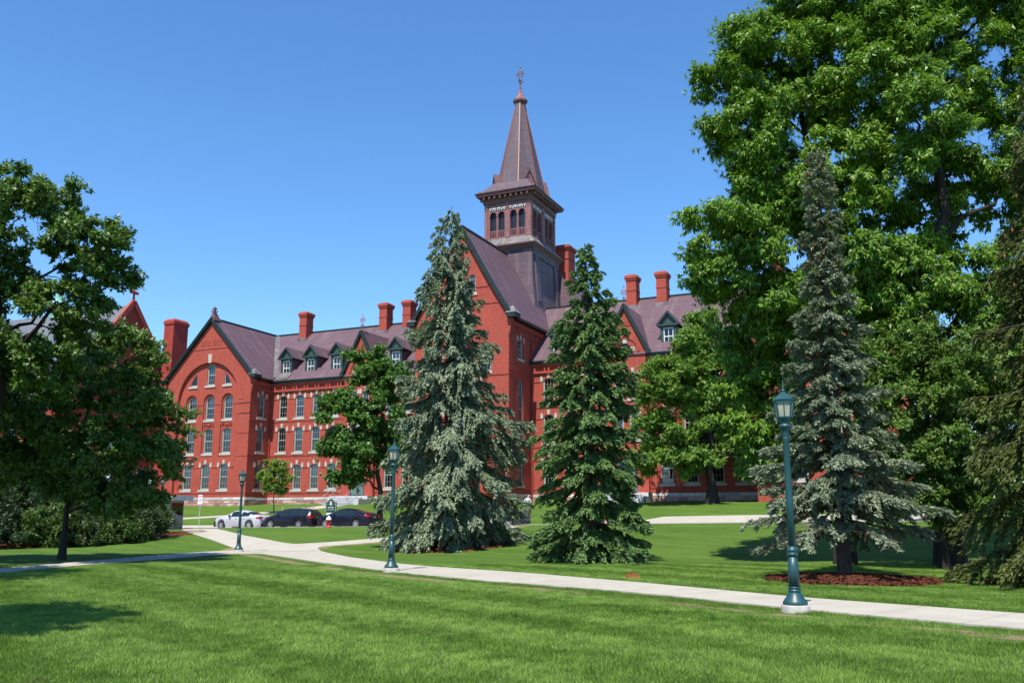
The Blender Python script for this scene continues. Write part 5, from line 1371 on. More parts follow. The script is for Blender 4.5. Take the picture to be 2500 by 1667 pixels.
def at(Y, *l, k=1.): return [(q[0] * k, (Y + (q[5] if len(q) > 5 else 0)) * k, (q[1] - EYE) * k + EYE, q[2] * k, q[3] * k, q[4] * k) for q in l]
deciduous('broadleaf_tree', 11.76, 32.8, 'huge broad-leaved tree rising behind the slender grey spruce, its limbs reaching left over the roof',
          at(41, (10.6, 14.4, 2.3, 2.8, 2.0), (9.7, 12.8, 1.2, 1.6, 1.0), (11.7, 20.0, 2.3, 2.6, 2.4), (10.6, 22.6, 1.3, 1.6, 1.0), (13.2, 24.6, 2.6, 2.8, 2.4), (15.0, 17.0, 2.8, 3.4, 2.8), (16.4, 22.6, 2.8, 3.2, 2.8), (13.4, 11.6, 2.5, 2.8, 1.8), (16.2, 12.6, 2.4, 3.0, 2.2), (14.6, 27.6, 2.4, 2.6, 1.9), (12.6, 16.8, 2.0, 2.4, 1.6), (17.4, 26.8, 2.2, 2.4, 1.8), (17.6, 9.4, 2.2, 2.6, 2.0), (11.9, 10.6, 1.7, 1.8, 1.5, 2), (11.1, 8.2, 1.3, 1.6, 1.2, 2), (12.9, 8.2, 1.5, 1.7, 1.4, 2), (11.6, 5.9, 1.4, 1.6, 1.0, 2), (13.2, 5.6, 1.4, 1.6, 1.1, 2), (12.2, 4.2, 1.2, 1.3, .7, 2), k=.8),
          seed=31, base_h=5.2, trunk_r=.32, clump=.58, density=1.6, leaves=370000, size=(.205, .08), leaf='ash', droop=.75)
deciduous('broadleaf_tree', 15.1, 32.0, 'huge broad-leaved tree with thick dark forked limbs at the upper right edge',
          at(40, (20.2, 24.6, 2.8, 3.0, 2.6), (23.6, 22.4, 2.6, 2.8, 2.6), (24.2, 17.2, 2.4, 2.6, 2.4), (18.4, 19.4, 1.9, 2.6, 2.2, -1.5), (22.0, 12.0, 2.8, 2.8, 2.0), (25.6, 12.6, 2.4, 2.6, 2.2), (18.6, 12.4, 1.9, 2.4, 1.8), (21.4, 27.8, 2.6, 2.8, 2.0), (25.0, 26.6, 2.4, 2.6, 2.2), (21.6, 18.4, 1.8, 2.4, 1.6, 2.0), (23.2, 8.8, 2.4, 2.4, 1.8), (20.0, 15.6, 1.6, 2.0, 1.3, 1.8), k=.8),
          seed=37, base_h=6.6, trunk_r=.42, clump=.58, density=1.6, leaves=265000, size=(.205, .08), leaf='ash', droop=.7)
deciduous('broadleaf_tree', 16.7, 76.5, 'round headed green tree standing on the bank right in front of the right wing',
          at(76.5, (13.0, 12.9, 2.6, 2.8, 2.0), (16.2, 16.9, 2.7, 2.8, 2.0), (19.3, 14.6, 2.2, 2.5, 2.1), (13.3, 9.2, 2.4, 2.6, 1.8), (17.5, 10.4, 2.8, 2.8, 2.2), (12.0, 6.6, 1.7, 1.9, 1.1), (16.0, 13.4, 2.8, 2.8, 2.3), (20.0, 7.8, 1.9, 2.0, 1.5), (15.4, 6.8, 2.1, 2.2, 1.2)),
          seed=41, base_h=3.0, trunk_r=.46, clump=.95, leaves=190000, size=(.27, .13), leaf='mid', droop=.45)
deciduous('broadleaf_tree', -9.9, 69.0, 'dark maple beside the entrance, half hidden by the tall silvery spruce',
          at(69, (-11.2, 13.1, 1.4, 1.5, 1.6), (-9.3, 11.6, 1.7, 1.8, 1.5), (-12.9, 9.5, 1.8, 1.9, 1.5), (-10.4, 9.3, 2.1, 2.0, 1.7), (-13.9, 7.5, 1.1, 1.3, .9), (-11.5, 6.8, 1.9, 2.0, 1.2), (-12.2, 5.2, 1.4, 1.4, .8), (-9.2, 6.8, 1.7, 1.8, 1.3)),
          seed=43, base_h=2.2, trunk_r=.24, clump=.75, leaves=66000, size=(.25, .19), leaf='maple2', droop=.3)
deciduous('broadleaf_tree', 13.9, 29.9, 'dull green tree between the slender grey spruce and the right edge',
          at(36.5, (16.7, 8.0, 2.0, 2.0, 1.5), (15.2, 6.1, 1.5, 1.7, 1.3), (18.3, 6.3, 1.9, 1.9, 1.5), (16.6, 4.3, 2.0, 2.0, 1.2), (14.9, 4.1, 1.2, 1.5, 1.0), (19.2, 3.9, 1.7, 1.7, 1.2), (16.9, 2.4, 1.9, 1.6, .8), (19.6, 2.2, 1.6, 1.6, .8), (20.4, 6.0, 1.6, 1.8, 1.4), k=.82),
          seed=47, base_h=1.0, trunk_r=.16, clump=.52, leaves=105000, size=(.14, .07), leaf='dark', droop=.4)
deciduous('broadleaf_tree', 25.4, 48.5, 'dull green tree behind the drooping spruce at the right edge',
          at(48.5, (24.4, 9.6, 2.6, 2.8, 2.2), (24.0, 5.4, 2.6, 2.6, 2.2), (27.6, 8.4, 2.8, 2.6, 2.6), (27.4, 4.4, 2.6, 2.4, 2.0), (24.4, 2.6, 2.6, 2.4, 1.2)), seed=48, base_h=1.5, trunk_r=.26, clump=.9, leaves=60000, size=(.26, .13), leaf='dark', droop=.4)
deciduous('broadleaf_tree', -17.9, 31.2, 'tall maple at the left edge with ascending limbs against the sky',
          at(31.2, (-17.3, 12.6, 1.5, 1.7, 1.4), (-15.3, 11.2, 1.4, 1.6, 1.1), (-14.2, 10.2, 1.0, 1.1, .6), (-19.0, 10.6, 1.8, 2.2, 1.5), (-16.0, 9.0, 1.6, 2.0, 1.0), (-18.8, 7.6, 1.9, 2.3, 1.1), (-21.4, 11.6, 2.0, 2.2, 1.8), (-22.4, 8.0, 2.2, 2.4, 1.6), (-16.6, 6.8, 1.5, 1.9, .8), (-20.4, 5.2, 1.8, 2.2, .9), (-19.4, 13.3, 1.2, 1.4, .9)),
          seed=53, base_h=2.8, trunk_r=.32, clump=.44, density=.85, leaves=125000, size=(.165, .11), leaf='maple', droop=.3)
deciduous('broadleaf_tree', -17.8, 36.7, 'slim trunked maple growing beside the shaded path on the left',
          at(36.7, (-16.6, 7.8, 2.2, 2.4, 1.5), (-15.2, 5.7, 1.8, 2.1, 1.3), (-18.6, 5.6, 2.1, 2.3, 1.6), (-14.4, 4.2, 1.3, 1.6, .8), (-17.0, 3.5, 2.3, 2.2, 1.0), (-20.2, 7.6, 2.0, 2.0, 1.5), (-20.8, 4.0, 2.0, 2.0, 1.2), (-16.0, 2.6, 1.8, 1.9, .6), (-22.6, 5.6, 1.8, 2.0, 1.6)),
          seed=59, base_h=1.7, trunk_r=.135, clump=.52, density=1.0, leaves=125000, size=(.16, .11), leaf='maple', droop=.3)
deciduous('young_tree', -22.8, 88.0, 'young bright green tree on a thin trunk in front of the left wing',
          at(88, (-22.8, 6.6, .9, .9, .9), (-23.4, 5.5, .85, .9, .75), (-22.2, 5.4, .9, .9, .75), (-22.8, 4.6, 1.1, 1.1, .5)), seed=61, base_h=1.6, trunk_r=.06, clump=.42, leaves=19000, size=(.16, .11), leaf='young', bark='grey', droop=.2)
deciduous('broadleaf_tree', -10.4, 11.0, 'tree just outside the left edge whose leafy shadow falls on the near lawn',
          at(11, (-10.3, 7.4, 2.5, 2.4, 1.4), (-9.3, 6.0, 1.7, 1.7, 1.0), (-11.6, 6.0, 1.9, 2.2, 1.2), (-10.2, 8.8, 1.6, 1.6, .9)), seed=67, base_h=2.8, trunk_r=.22, clump=.6, leaves=20000, size=(.2, .14), leaf='maple', droop=.3)

deciduous('broadleaf_tree', -31.5, 58.0, 'dark leafy tree behind the shrubs at the far left edge',
          at(58, (-31.0, 6.4, 2.6, 2.4, 2.2), (-27.8, 5.6, 2.2, 2.2, 1.9), (-33.4, 9.0, 2.6, 2.4, 2.2), (-30.2, 3.4, 2.4, 2.2, 1.2), (-34.0, 4.6, 2.4, 2.2, 2.0)), seed=71, base_h=1.2, trunk_r=.2, clump=.75, leaves=52000, size=(.24, .15), leaf='dark', droop=.3)
deciduous('broadleaf_tree', -18.0, 22.6, 'maple outside the left edge that shades the path on the left',
          at(22.6, (-18.6, 8.0, 2.8, 2.8, 1.6, 1.9), (-16.8, 7.5, 2.5, 2.6, 1.5, -1.6), (-17.6, 9.6, 2.2, 2.4, 1.4)), seed=73, base_h=2.6, trunk_r=.22, clump=.6, leaves=26000, size=(.22, .15), leaf='maple', droop=.3)
# shrubs
def shrub(x, y, label, r=1.6, h=2.2, seed=1, leaf='shrub', leaves=9000, size=(.12, .07)):
    leaves = int(leaves * 2.2); rng = np.random.default_rng(seed); gz = float(hgt(x, y)); root = empty('shrub', (x, y, gz), 0, label, 'shrub', 'shrubs in the mulch bed at the left')
    wood = []; tips = []
    for k in range(34):
        a = rng.uniform(0, 6.28); el = rng.uniform(.04, 1.4); L = 1.0 * rng.uniform(.75, 1.08)
        e = np.array([math.cos(a) * math.cos(el) * r, math.sin(a) * math.cos(el) * r, math.sin(el) * h]) * L
        m_ = e * .5 + rng.normal(0, .12, 3); p = np.stack([np.zeros(3), m_, e]); wood.append((p, np.array([.022, .014, .006])))
        for _ in range(7):
            t = rng.uniform(.35, 1); o = (m_ * (1 - t) + e * t); q = o + rng.normal(0, .26, 3) * np.array([r, r, h * .7]) * .55; q[2] = max(.05, q[2]); tips.append((o, q)); wood.append((np.stack([o, q]), np.array([.007, .003])))
    link('stems', tubes_mesh('stems', wood, 3), BK['grey'], root, kind='stuff')
    A = np.array([t[0] for t in tips]); Bq = np.array([t[1] for t in tips]); i = rng.integers(0, len(tips), leaves); t = rng.uniform(.1, 1.1, leaves)[:, None]
    P = A[i] * (1 - t) + Bq[i] * t + rng.normal(0, .10, (leaves, 3)); P[:, 2] = np.abs(P[:, 2]) + .02; out = unit(P - np.array([0, 0, h * .3]))
    V, F = leaf_quads(P, unit(rng.normal(0, .7, (leaves, 3)) + out * .6), unit(rng.normal(0, .6, (leaves, 3)) + out * .5 + np.array([0, 0, .6])), rng.uniform(.7, 1.2, leaves) * size[0], rng.uniform(.7, 1.2, leaves) * size[1])
    link('crown', fast_mesh('crown', V, F), LM[leaf], root)
shrub(-24.0, 57.6, 'broad grey green shrub nearest the ticket booth', 2.5, 4.4, 1, 'shrub', 16000, (.17, .085))
shrub(-26.2, 55.4, 'tall twiggy shrub left of the shrub by the booth', 2.3, 3.9, 2, 'shrub', 14000, (.16, .07))
shrub(-24.6, 61.4, 'bright leaved shrub touching the booth wall', 1.6, 3.4, 3, 'shrub2', 8000, (.17, .11))
shrub(-26.6, 52.0, 'low shrub with bright leaves behind the slim maple trunk', 1.8, 2.2, 4, 'shrub2', 9000, (.17, .11))
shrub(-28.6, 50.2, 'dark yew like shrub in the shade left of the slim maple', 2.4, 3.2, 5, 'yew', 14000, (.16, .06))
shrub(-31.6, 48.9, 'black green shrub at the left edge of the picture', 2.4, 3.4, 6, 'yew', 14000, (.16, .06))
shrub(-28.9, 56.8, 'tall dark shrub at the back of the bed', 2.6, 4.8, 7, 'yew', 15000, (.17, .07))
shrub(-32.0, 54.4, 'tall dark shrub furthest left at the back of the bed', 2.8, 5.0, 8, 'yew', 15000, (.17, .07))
shrub(-23.2, 55.0, 'low spreading shrub at the front corner of the mulch bed', 1.3, 1.9, 9, 'shrub2', 7000, (.15, .09))
shrub(-25.0, 53.2, 'low bright shrub in the middle of the mulch bed edge', 1.5, 1.7, 10, 'shrub', 8000, (.15, .08))
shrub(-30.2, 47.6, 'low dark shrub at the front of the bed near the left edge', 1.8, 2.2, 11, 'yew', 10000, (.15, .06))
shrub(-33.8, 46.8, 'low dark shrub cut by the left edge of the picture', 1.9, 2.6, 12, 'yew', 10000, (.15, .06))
# ------------------------------------------------------------------ street lamps
def lamp_meshes():
    d = {}
    d['footing'] = (MB().lathe([(.245, -.3), (.245, .11), (.235, .125)], 24).mesh('footing'), 'concrete')
    d['base'] = (MB().lathe([(.212, .12), (.212, .165), (.19, .20), (.145, .26), (.112, .325), (.105, .345), (.115, .355), (.115, .375), (.10, .38), (.10, .40), (.112, .41), (.106, .43)], 24).mesh('base'), 'lamp_green')
    d['lower_shaft'] = (MB().lathe([(.098, .42), (.092, .70), (.082, .96)], 20).mesh('lower_shaft'), 'lamp_green')
    d['ring'] = (MB().lathe([(.082, .95), (.100, .965), (.104, .99), (.092, 1.0), (.092, 1.03), (.10, 1.04), (.096, 1.06), (.07, 1.12)], 20).mesh('ring'), 'lamp_green')
    d['shaft'] = (MB().lathe([(.069, 1.10), (.062, 1.9), (.053, 2.98), (.060, 3.0), (.060, 3.04), (.053, 3.05)], 18).mesh('shaft'), 'lamp_green')
    d['neck'] = (MB().lathe([(.055, 3.04), (.064, 3.06), (.062, 3.10), (.078, 3.16), (.10, 3.20), (.118, 3.225), (.122, 3.245), (.10, 3.27), (.075, 3.29), (.09, 3.33), (.12, 3.36), (.134, 3.385)], 20).mesh('neck'), 'lamp_green')
    n = 8; zb, zt, rb, rt = 3.385, 3.69, .140, .182; ph = math.pi / 8
    P = lambda r, k, z: (r * math.cos(ph + 2 * math.pi * k / n), r * math.sin(ph + 2 * math.pi * k / n), z)
    mb = MB()
    for k in range(n):
        mb.beam(P(rb, k, zb), P(rt, k, zt), .020, .020, up=(math.cos(ph + 2 * math.pi * k / n), math.sin(ph + 2 * math.pi * k / n), 0))
        for z, r, h in ((zb + .012, rb + .001, .026), (zt - .012, rt - .001, .05)): mb.beam(P(r, k, z), P(r, k + 1, z), .018, h)
    mb.lathe([(.02, zb - .002), (rb - .005, zb - .002), (rb - .005, zb + .004)], 8, ph=ph, smooth=False)
    d['lantern_frame'] = (mb.mesh('lantern_frame'), 'lamp_green')
    for k in range(n):
        d['pane%d' % k] = (MB().add([P(rb - .008, k, zb + .02), P(rb - .008, k + 1, zb + .02), P(rt - .010, k + 1, zt - .03), P(rt - .010, k, zt - .03)], [(0, 1, 2, 3)]).mesh('pane', fix=False), 'lamp_glass')
    d['cap'] = (MB().lathe([(.02, zt), (.190, zt), (.205, zt + .02), (.200, zt + .035), (.155, zt + .075), (.09, zt + .125), (.04, zt + .165), (.035, zt + .18)], 8, ph=ph, smooth=False).mesh('cap'), 'lamp_green')
    z = zt + .18
    d['finial'] = (MB().lathe([(.02, z - .01), (.045, z + .01), (.045, z + .02), (.018, z + .035), (.016, z + .055), (.026, z + .07), (.014, z + .09), (.009, z + .14), (.003, z + .22)], 10).mesh('finial'), 'lamp_green')
    return d
_lm = lamp_meshes()
for (x, y, rz, lab) in ((4.95, 16.37, .1, 'nearest teal street lamp on a round concrete footing, beside the path at the right'),
                        (-3.69, 28.41, .3, 'teal street lamp in front of the drooping blue spruce'),
                        (-13.19, 44.68, .5, 'teal street lamp at the fork of the footpaths'),
                        (-23.7, 62.0, .2, 'farthest teal street lamp, half hidden by shrubs beside the ticket booth')):
    root = empty('street_lamp', (x, y, float(hgt(x, y))), rz, lab, 'street lamp', 'teal lantern lamps along the paths')
    for k, (me, mt) in _lm.items(): link('pane' if k.startswith('pane') else k, me, M[mt], root)

# ------------------------------------------------------------------ cars
def paint(name, col, metallic=.0, rough=.3):
    m, nt, b, o = new_mat(name); b.inputs['Base Color'].default_value = (*col, 1); b.inputs['Metallic'].default_value = metallic
    n = noise(nt, geopos(nt), 1.3, 3); nt.links.new(ramp(nt, n, [(.3, tuple(c * .9 for c in col)), (.7, tuple(min(1, c * 1.08) for c in col))]), b.inputs['Base Color'])
    b.inputs['Roughness'].default_value = rough; b.inputs['Coat Weight'].default_value = .25; b.inputs['Specular IOR Level'].default_value = .3; b.inputs['Coat Roughness'].default_value = .04; return m
M['silver'] = paint('silver_paint', (.56, .58, .64), .35, .35); M['navy'] = paint('navy_paint', (.007, .008, .018)); M['blueblack'] = paint('blue_black_paint', (.007, .009, .020)); M['graphite'] = paint('grey_paint', (.10, .11, .13), .3)
M['car_glass'] = paint('car_glass', (.012, .022, .024), 0, .06); M['tyre'] = simple('tyre_rubber', (.02, .02, .021), .85, .2); M['rim'] = simple('alloy_rim', (.55, .56, .58), .3, .1, 3, metallic=.6)
M['tail'] = paint('tail_lens', (.34, .012, .014), 0, .15); M['lens'] = paint('head_lens', (.55, .58, .6), .1, .12); M['plastic'] = simple('black_plastic', (.012, .012, .013), .6, .1); M['plate'] = simple('green_plate', (.05, .28, .17), .5, .1); M['chrome'] = simple('chrome', (.6, .6, .62), .15, .05, metallic=.9)
SHAPES = {
 'sedan': dict(L=4.62, W=1.78, wb=2.70, fo=.95, top=[(-2.31, .62), (-2.27, .90), (-2.15, 1.05), (-1.75, 1.10), (-1.5, 1.14), (-.95, 1.36), (-.3, 1.455), (.15, 1.45), (.5, 1.38), (1.2, 1.03), (1.55, .955), (2.0, .84), (2.22, .70), (2.31, .48)], wins=[(-1.28, -.52), (-.42, .46)], rw=(-1.62, -.98), ws=(.50, 1.14), qw=[]),
 'wagon': dict(L=4.56, W=1.78, wb=2.58, fo=.90, top=[(-2.28, .55), (-2.27, .98), (-2.16, 1.20), (-1.95, 1.43), (-1.3, 1.50), (-.2, 1.51), (.3, 1.48), (.62, 1.40), (1.28, 1.05), (1.6, .97), (2.02, .85), (2.2, .70), (2.28, .48)], wins=[(-1.75, -1.12), (-1.02, -.28), (-.18, .62)], rw=(-2.24, -1.98), ws=(.62, 1.24), qw=[]),
 'coupe': dict(L=4.60, W=1.79, wb=2.62, fo=.95, top=[(-2.30, .60), (-2.26, .92), (-2.12, 1.07), (-1.8, 1.13), (-1.3, 1.26), (-.7, 1.40), (-.1, 1.455), (.25, 1.43), (.6, 1.33), (1.25, 1.02), (1.6, .94), (2.02, .82), (2.2, .68), (2.30, .47)], wins=[(-1.1, -.38), (-.28, .55)], rw=(-1.75, -1.0), ws=(.58, 1.18), qw=[]),
}
def car(kind, u, v, label, pm, rails=False, plate=True):
    S = SHAPES[kind]; L, W = S['L'], S['W']; xf = L / 2 - S['fo']; xr = xf - S['wb']; x0, y0 = XY(u, v)
    root = empty('parked_car', (x0, y0, float(road_z(u))), math.pi - TH, label, 'car', 'cars parked along the kerb')
    xs = np.unique(np.concatenate([np.linspace(-L / 2, L / 2, 78), [a for w in S['wins'] for a in w], S['rw'], S['ws']])); tx, tz = zip(*S['top'])
    fine = np.linspace(-L / 2, L / 2, 400); ft = np.interp(fine, tx, tz)
    for _ in range(60): ft[1:-1] = .25 * ft[:-2] + .5 * ft[1:-1] + .25 * ft[2:]
    top = np.interp(xs, fine, ft); hw = np.interp(xs, [-L / 2, -L / 2 + .08, -L / 2 + .35, -.6, 1.2, L / 2 - .4, L / 2 - .12, L / 2], [.60, .74, .85, .89, .88, .80, .62, .42]) * W / 1.78
    bl = np.minimum(top - .012, np.interp(xs, [-L / 2, -1.8, 0, 1.2, L / 2], [1.02, 1.0, .95, .93, .80])); c = np.clip((top - bl) / .34, 0, 1)
    rows = 8; V = []
    for i, x in enumerate(xs):
        zb = .21
        for xw in (xf, xr):
            if abs(x - xw) < .375: zb = max(zb, .33 + math.sqrt(.375 ** 2 - (x - xw) ** 2))
        w = hw[i]; t = top[i]; b = bl[i]; zb = min(zb, b - .12); cc = c[i]
        z1 = max(.34, zb + .05); z2 = max(.58, z1 + .03); z2 = min(z2, b - .03); z1 = min(z1, z2 - .01)
        V.append([(w - .06, zb), (w - .02, z1), (w, z2), (w - .015, b - .06 if b - .06 > z2 else (z2 + b) / 2), (w - .05, b),
                  (w - .14 + (.70 - w) * cc * 1.0, t - .012 - .08 * cc), (w - .26 + (.70 - w) * cc, t - .004 - .022 * cc), (0, t)])
    V = np.array(V); n = len(xs)
    def pos(i, j, s): return (xs[i], s * V[i, j, 0], V[i, j, 1])
    groups = {'body': MB(), 'windshield': MB(), 'rear_window': MB()}
    for k in range(len(S['wins'])): groups['w%d' % k] = (MB(), MB())
    doors = [(MB(), MB()) for _ in range(2)]; dr = [(S['wins'][-1][0] - .05, S['wins'][-1][1] + .12), (S['wins'][-2][0] + (.0 if kind != 'sedan' else .1), S['wins'][-1][0] - .06)]
    if kind == 'coupe': dr = dr[:1]
    for i in range(n - 1):
        xm = (xs[i] + xs[i + 1]) / 2; cm = (c[i] + c[i + 1]) / 2
        for j in range(rows - 1):
            for si, s in enumerate((-1, 1)):
                q = [pos(i, j, s), pos(i + 1, j, s), pos(i + 1, j + 1, s), pos(i, j + 1, s)]; tgt = groups['body']
                if j == 4 and cm > .12:
                    for k, (a, b_) in enumerate(S['wins']):
                        if a < xm < b_: tgt = groups['w%d' % k][si]
                if j >= 5:
                    if S['ws'][0] < xm < S['ws'][1]: tgt = groups['windshield']
                    if S['rw'][0] < xm < S['rw'][1]: tgt = groups['rear_window']
                if 1 <= j <= 3:
                    for k, (a, b_) in enumerate(dr):
                        if a < xm < b_: tgt = doors[k][si]; q = [(p[0], p[1] + s * .004, p[2]) for p in q]
                tgt.add(q, [(0, 1, 2, 3)], 0, True)
    for i in (0, n - 1):
        groups['body'].add([pos(i, j, -1) for j in range(rows)] + [pos(i, j, 1) for j in range(rows - 2, -1, -1)], [tuple(range(2 * rows - 1))], 0, False)
    def weld(mb, name, mat, par):
        if not mb.f: return None
        o = mb.build(name, mat, par); bm = bmesh.new(); bm.from_mesh(o.data); bmesh.ops.remove_doubles(bm, verts=bm.verts, dist=.001); bmesh.ops.recalc_face_normals(bm, faces=bm.faces); bm.to_mesh(o.data); bm.free(); return o
    body = weld(groups['body'], 'body', pm, root)
    weld(groups['windshield'], 'windshield', M['car_glass'], root); weld(groups['rear_window'], 'rear_window', M['car_glass'], root)
    for k in range(len(S['wins'])):
        for m_ in groups['w%d' % k]: weld(m_, 'side_window', M['car_glass'], root)
    for k in range(len(dr)):
        for si, m_ in enumerate(doors[k]):
            d_ = weld(m_, 'door', pm, root)
            if d_: xx = dr[k][0] + .22; s = (-1, 1)[si]; MB().box(xx, xx + .2, min(s * W * .485, s * W * .505), max(s * W * .485, s * W * .505), .80, .83).build('door_handle', pm if pm != M['silver'] else M['chrome'], d_)
    MB().box(-L / 2 + .15, L / 2 - .15, -W / 2 + .14, W / 2 - .14, .20, .62).build('underbody', M['plastic'], root)
    for s in (-1, 1):
        for xw in (xf, xr):
            wh = empty('wheel', (xw, s * (W / 2 - .12), .325)); wh.parent = root
            mb = MB(); pr = [(.225, -.1), (.29, -.105), (.32, -.08), (.325, 0), (.32, .08), (.29, .105), (.225, .1)]
            N = 28; vs = []; fs = []
            for r_, a in pr:
                for k in range(N): vs.append((r_ * math.cos(2 * math.pi * k / N), a, r_ * math.sin(2 * math.pi * k / N)))
            for i in range(len(pr) - 1):
                for k in range(N): fs.append((i * N + k, i * N + (k + 1) % N, (i + 1) * N + (k + 1) % N, (i + 1) * N + k))
            mb.add(vs, fs, 0, True); mb.build('tyre', M['tyre'], wh)
            mb = MB(); ya = s * .085
            for k in range(N):
                a, b_ = 2 * math.pi * k / N, 2 * math.pi * (k + 1) / N
                mb.add([(r_ * math.cos(t), ya, r_ * math.sin(t)) for r_, t in ((.195, a), (.232, a), (.232, b_), (.195, b_))], [(0, 1, 2, 3)])
            ns = 5 if kind == 'wagon' else 7
            for k in range(ns): a = 2 * math.pi * k / ns + .3; mb.beam((.03 * math.cos(a), ya, .03 * math.sin(a)), (.2 * math.cos(a), ya, .2 * math.sin(a)), .062, .03, up=(0, 1, 0))
            mb.tube([(0, ya - s * .03, 0), (0, ya + s * .015, 0)], .05, 10); mb.build('rim', M['rim'], wh)
            mb = MB(); mb.tube([(0, ya - s * .06, 0), (0, ya - s * .05, 0)], .225, 20); mb.build('brake_disc', M['plastic'], wh)
        mb = MB(); x1 = -L / 2
        zt_ = .80 if kind != 'wagon' else .78; hh = .17 if kind != 'wagon' else .22
        mb.add([(x1 - .005, s * .42, zt_ + .03), (x1 + .03, s * .72, zt_), (x1 + .30, s * .868, zt_ + .05), (x1 + .34, s * .862, zt_ + hh * .9), (x1 + .05, s * .74, zt_ + hh), (x1 + .01, s * .42, zt_ + hh * .8)], [(0, 1, 4, 5), (1, 2, 3, 4)], 0, False); mb.build('tail_light', M['tail'], root)
        mb = MB(); x1 = L / 2; mb.add([(x1 - .10, s * .40, .60), (x1 - .22, s * .66, .60), (x1 - .52, s * .82, .66), (x1 - .55, s * .80, .80), (x1 - .28, s * .66, .74), (x1 - .14, s * .40, .70)], [(0, 1, 4, 5), (1, 2, 3, 4)]); mb.build('headlight', M['lens'], root)
        mb = MB(); xm = S['wins'][-1][1] - .02; mb.lathe([(.03, .93), (.085, .97), (.09, 1.05), (.05, 1.10)], 10, (xm + .05, s * (W / 2 + .06))); mb.tube([(xm + .08, s * (W / 2 - .1), .96), (xm + .05, s * (W / 2 + .03), .99)], .02, 6); mb.build('mirror', M['plastic'] if pm == M['silver'] else pm, root)
        if rails: mb = MB(); mb.tube([(-1.6, s * .56, 1.49), (-1.5, s * .56, 1.55), (-.3, s * .56, 1.565), (.1, s * .56, 1.5)], .018, 6); mb.build('roof_rail', M['chrome'], root)
    if plate: MB().box(-L / 2 - .012, -L / 2 + .002, -.16, .16, .74 if kind != 'wagon' else .80, .88 if kind != 'wagon' else .93).build('licence_plate', M['plate'], root)
    MB().box(-L / 2 - .01, -L / 2 + .06, -.62, .62, .26, .42).build('bumper_trim', M['plastic'], root)
    return root
car('sedan', -48.35, 56.0, 'silver sedan at the left end of the row of parked cars', M['silver'])
car('wagon', -43.6, 56.0, 'black estate car with roof rails parked behind the silver sedan', M['navy'], rails=True)
car('coupe', -38.65, 56.0, 'dark blue sedan parked to the right of the fire hydrant', M['blueblack'])
car('sedan', -26.75, 56.0, 'grey car with a red tail light seen between the two spruces', M['graphite'])

# ------------------------------------------------------------------ fire hydrant
def hydrant(u, v):
    x, y = XY(u, v); root = empty('fire_hydrant', (x, y, float(hgt(x, y))), -TH, 'red fire hydrant with a white bonnet on the lawn edge', 'hydrant')
    MB().lathe([(.17, -.1), (.17, .05), (.15, .07), (.115, .09), (.11, .42), (.13, .44), (.13, .5)], 16).build('barrel', M['red_paint'], root)
    MB().lathe([(.17, .5), (.19, .52), (.19, .56), (.17, .62), (.12, .70), (.07, .745), (.04, .755), (.04, .80), (.01, .81)], 16).build('bonnet', M['white_paint'], root)
    for d in ((-1, 0), (1, 0), (0, -1)):
        mb = MB(); mb.tube([(d[0] * .08, d[1] * .08, .33), (d[0] * .19, d[1] * .19, .33)], .062, 10); mb.tube([(d[0] * .19, d[1] * .19, .33), (d[0] * .22, d[1] * .22, .33)], .04, 6); mb.build('outlet', M['red_paint'], root)
hydrant(-37.55, 52.15)

# ------------------------------------------------------------------ signs
def text_mesh(s, size, mat, parent, loc, name='lettering', rot=(R(90), 0, 0), bold=0.):
    c = bpy.data.curves.new(name, 'FONT'); c.body = s; c.size = size; c.align_x = 'CENTER'; c.align_y = 'CENTER'; c.extrude = .003; c.offset = bold
    o = bpy.data.objects.new(name, c); COL.objects.link(o); bpy.context.view_layer.update()
    me = bpy.data.meshes.new_from_object(o.evaluated_get(bpy.context.evaluated_depsgraph_get())); bpy.data.objects.remove(o); bpy.data.curves.remove(c)
    me.materials.clear(); q = link(name, me, mat, parent, loc=loc); q.rotation_euler = rot; return q
def building_sign(u, v):
    x, y = XY(u, v); root = empty('building_sign', (x, y, float(hgt(x, y))), -TH + .05, 'dark green peaked sign board with white lettering behind the black estate car', 'sign'); z0 = .62
    MB().prism([(-.41, z0 + .28), (.41, z0 + .28), (.41, z0 + 1.05), (0, z0 + 1.38), (-.41, z0 + 1.05)], Ff(0), -.035, .035).build('board', M['sign_green'], root)
    for s in (-1, 1): MB().box(s * .46 - .045, s * .46 + .045, -.05, .05, -.3, z0 + 1.12).build('post', M['grey_post'], root)
    MB().box(-.39, .39, -.04, .03, z0 + .04, z0 + .25).build('name_strip', M['white_paint'], root)
    mb = MB(); mb.box(-.39, -.1, -.042, -.036, z0 + .94, z0 + .965); mb.box(.1, .39, -.042, -.036, z0 + .94, z0 + .965); mb.build('gold_line', M['copper_gold'], root)
    MB().box(-.095, .095, -.046, -.036, z0 + .86, z0 + 1.16).build('emblem_plate', M['white_paint'], root)
    mb = MB(); mb.box(-.02, .05, -.05, -.047, z0 + .90, z0 + 1.06); mb.prism([(-.02, z0 + 1.06), (.05, z0 + 1.06), (.015, z0 + 1.13)], Ff(0), -.05, -.047); mb.build('emblem_tower', M['sign_green'], root)
    text_mesh('OLD MILL', .135, M['white_paint'], root, (0, -.040, z0 + .68), bold=.003); text_mesh('94 University Place', .082, M['white_paint'], root, (0, -.040, z0 + .50), bold=.001)
M['copper_gold'] = simple('gold_line', (.35, .42, .20), .5, .1)
building_sign(-44.6, 62.2)
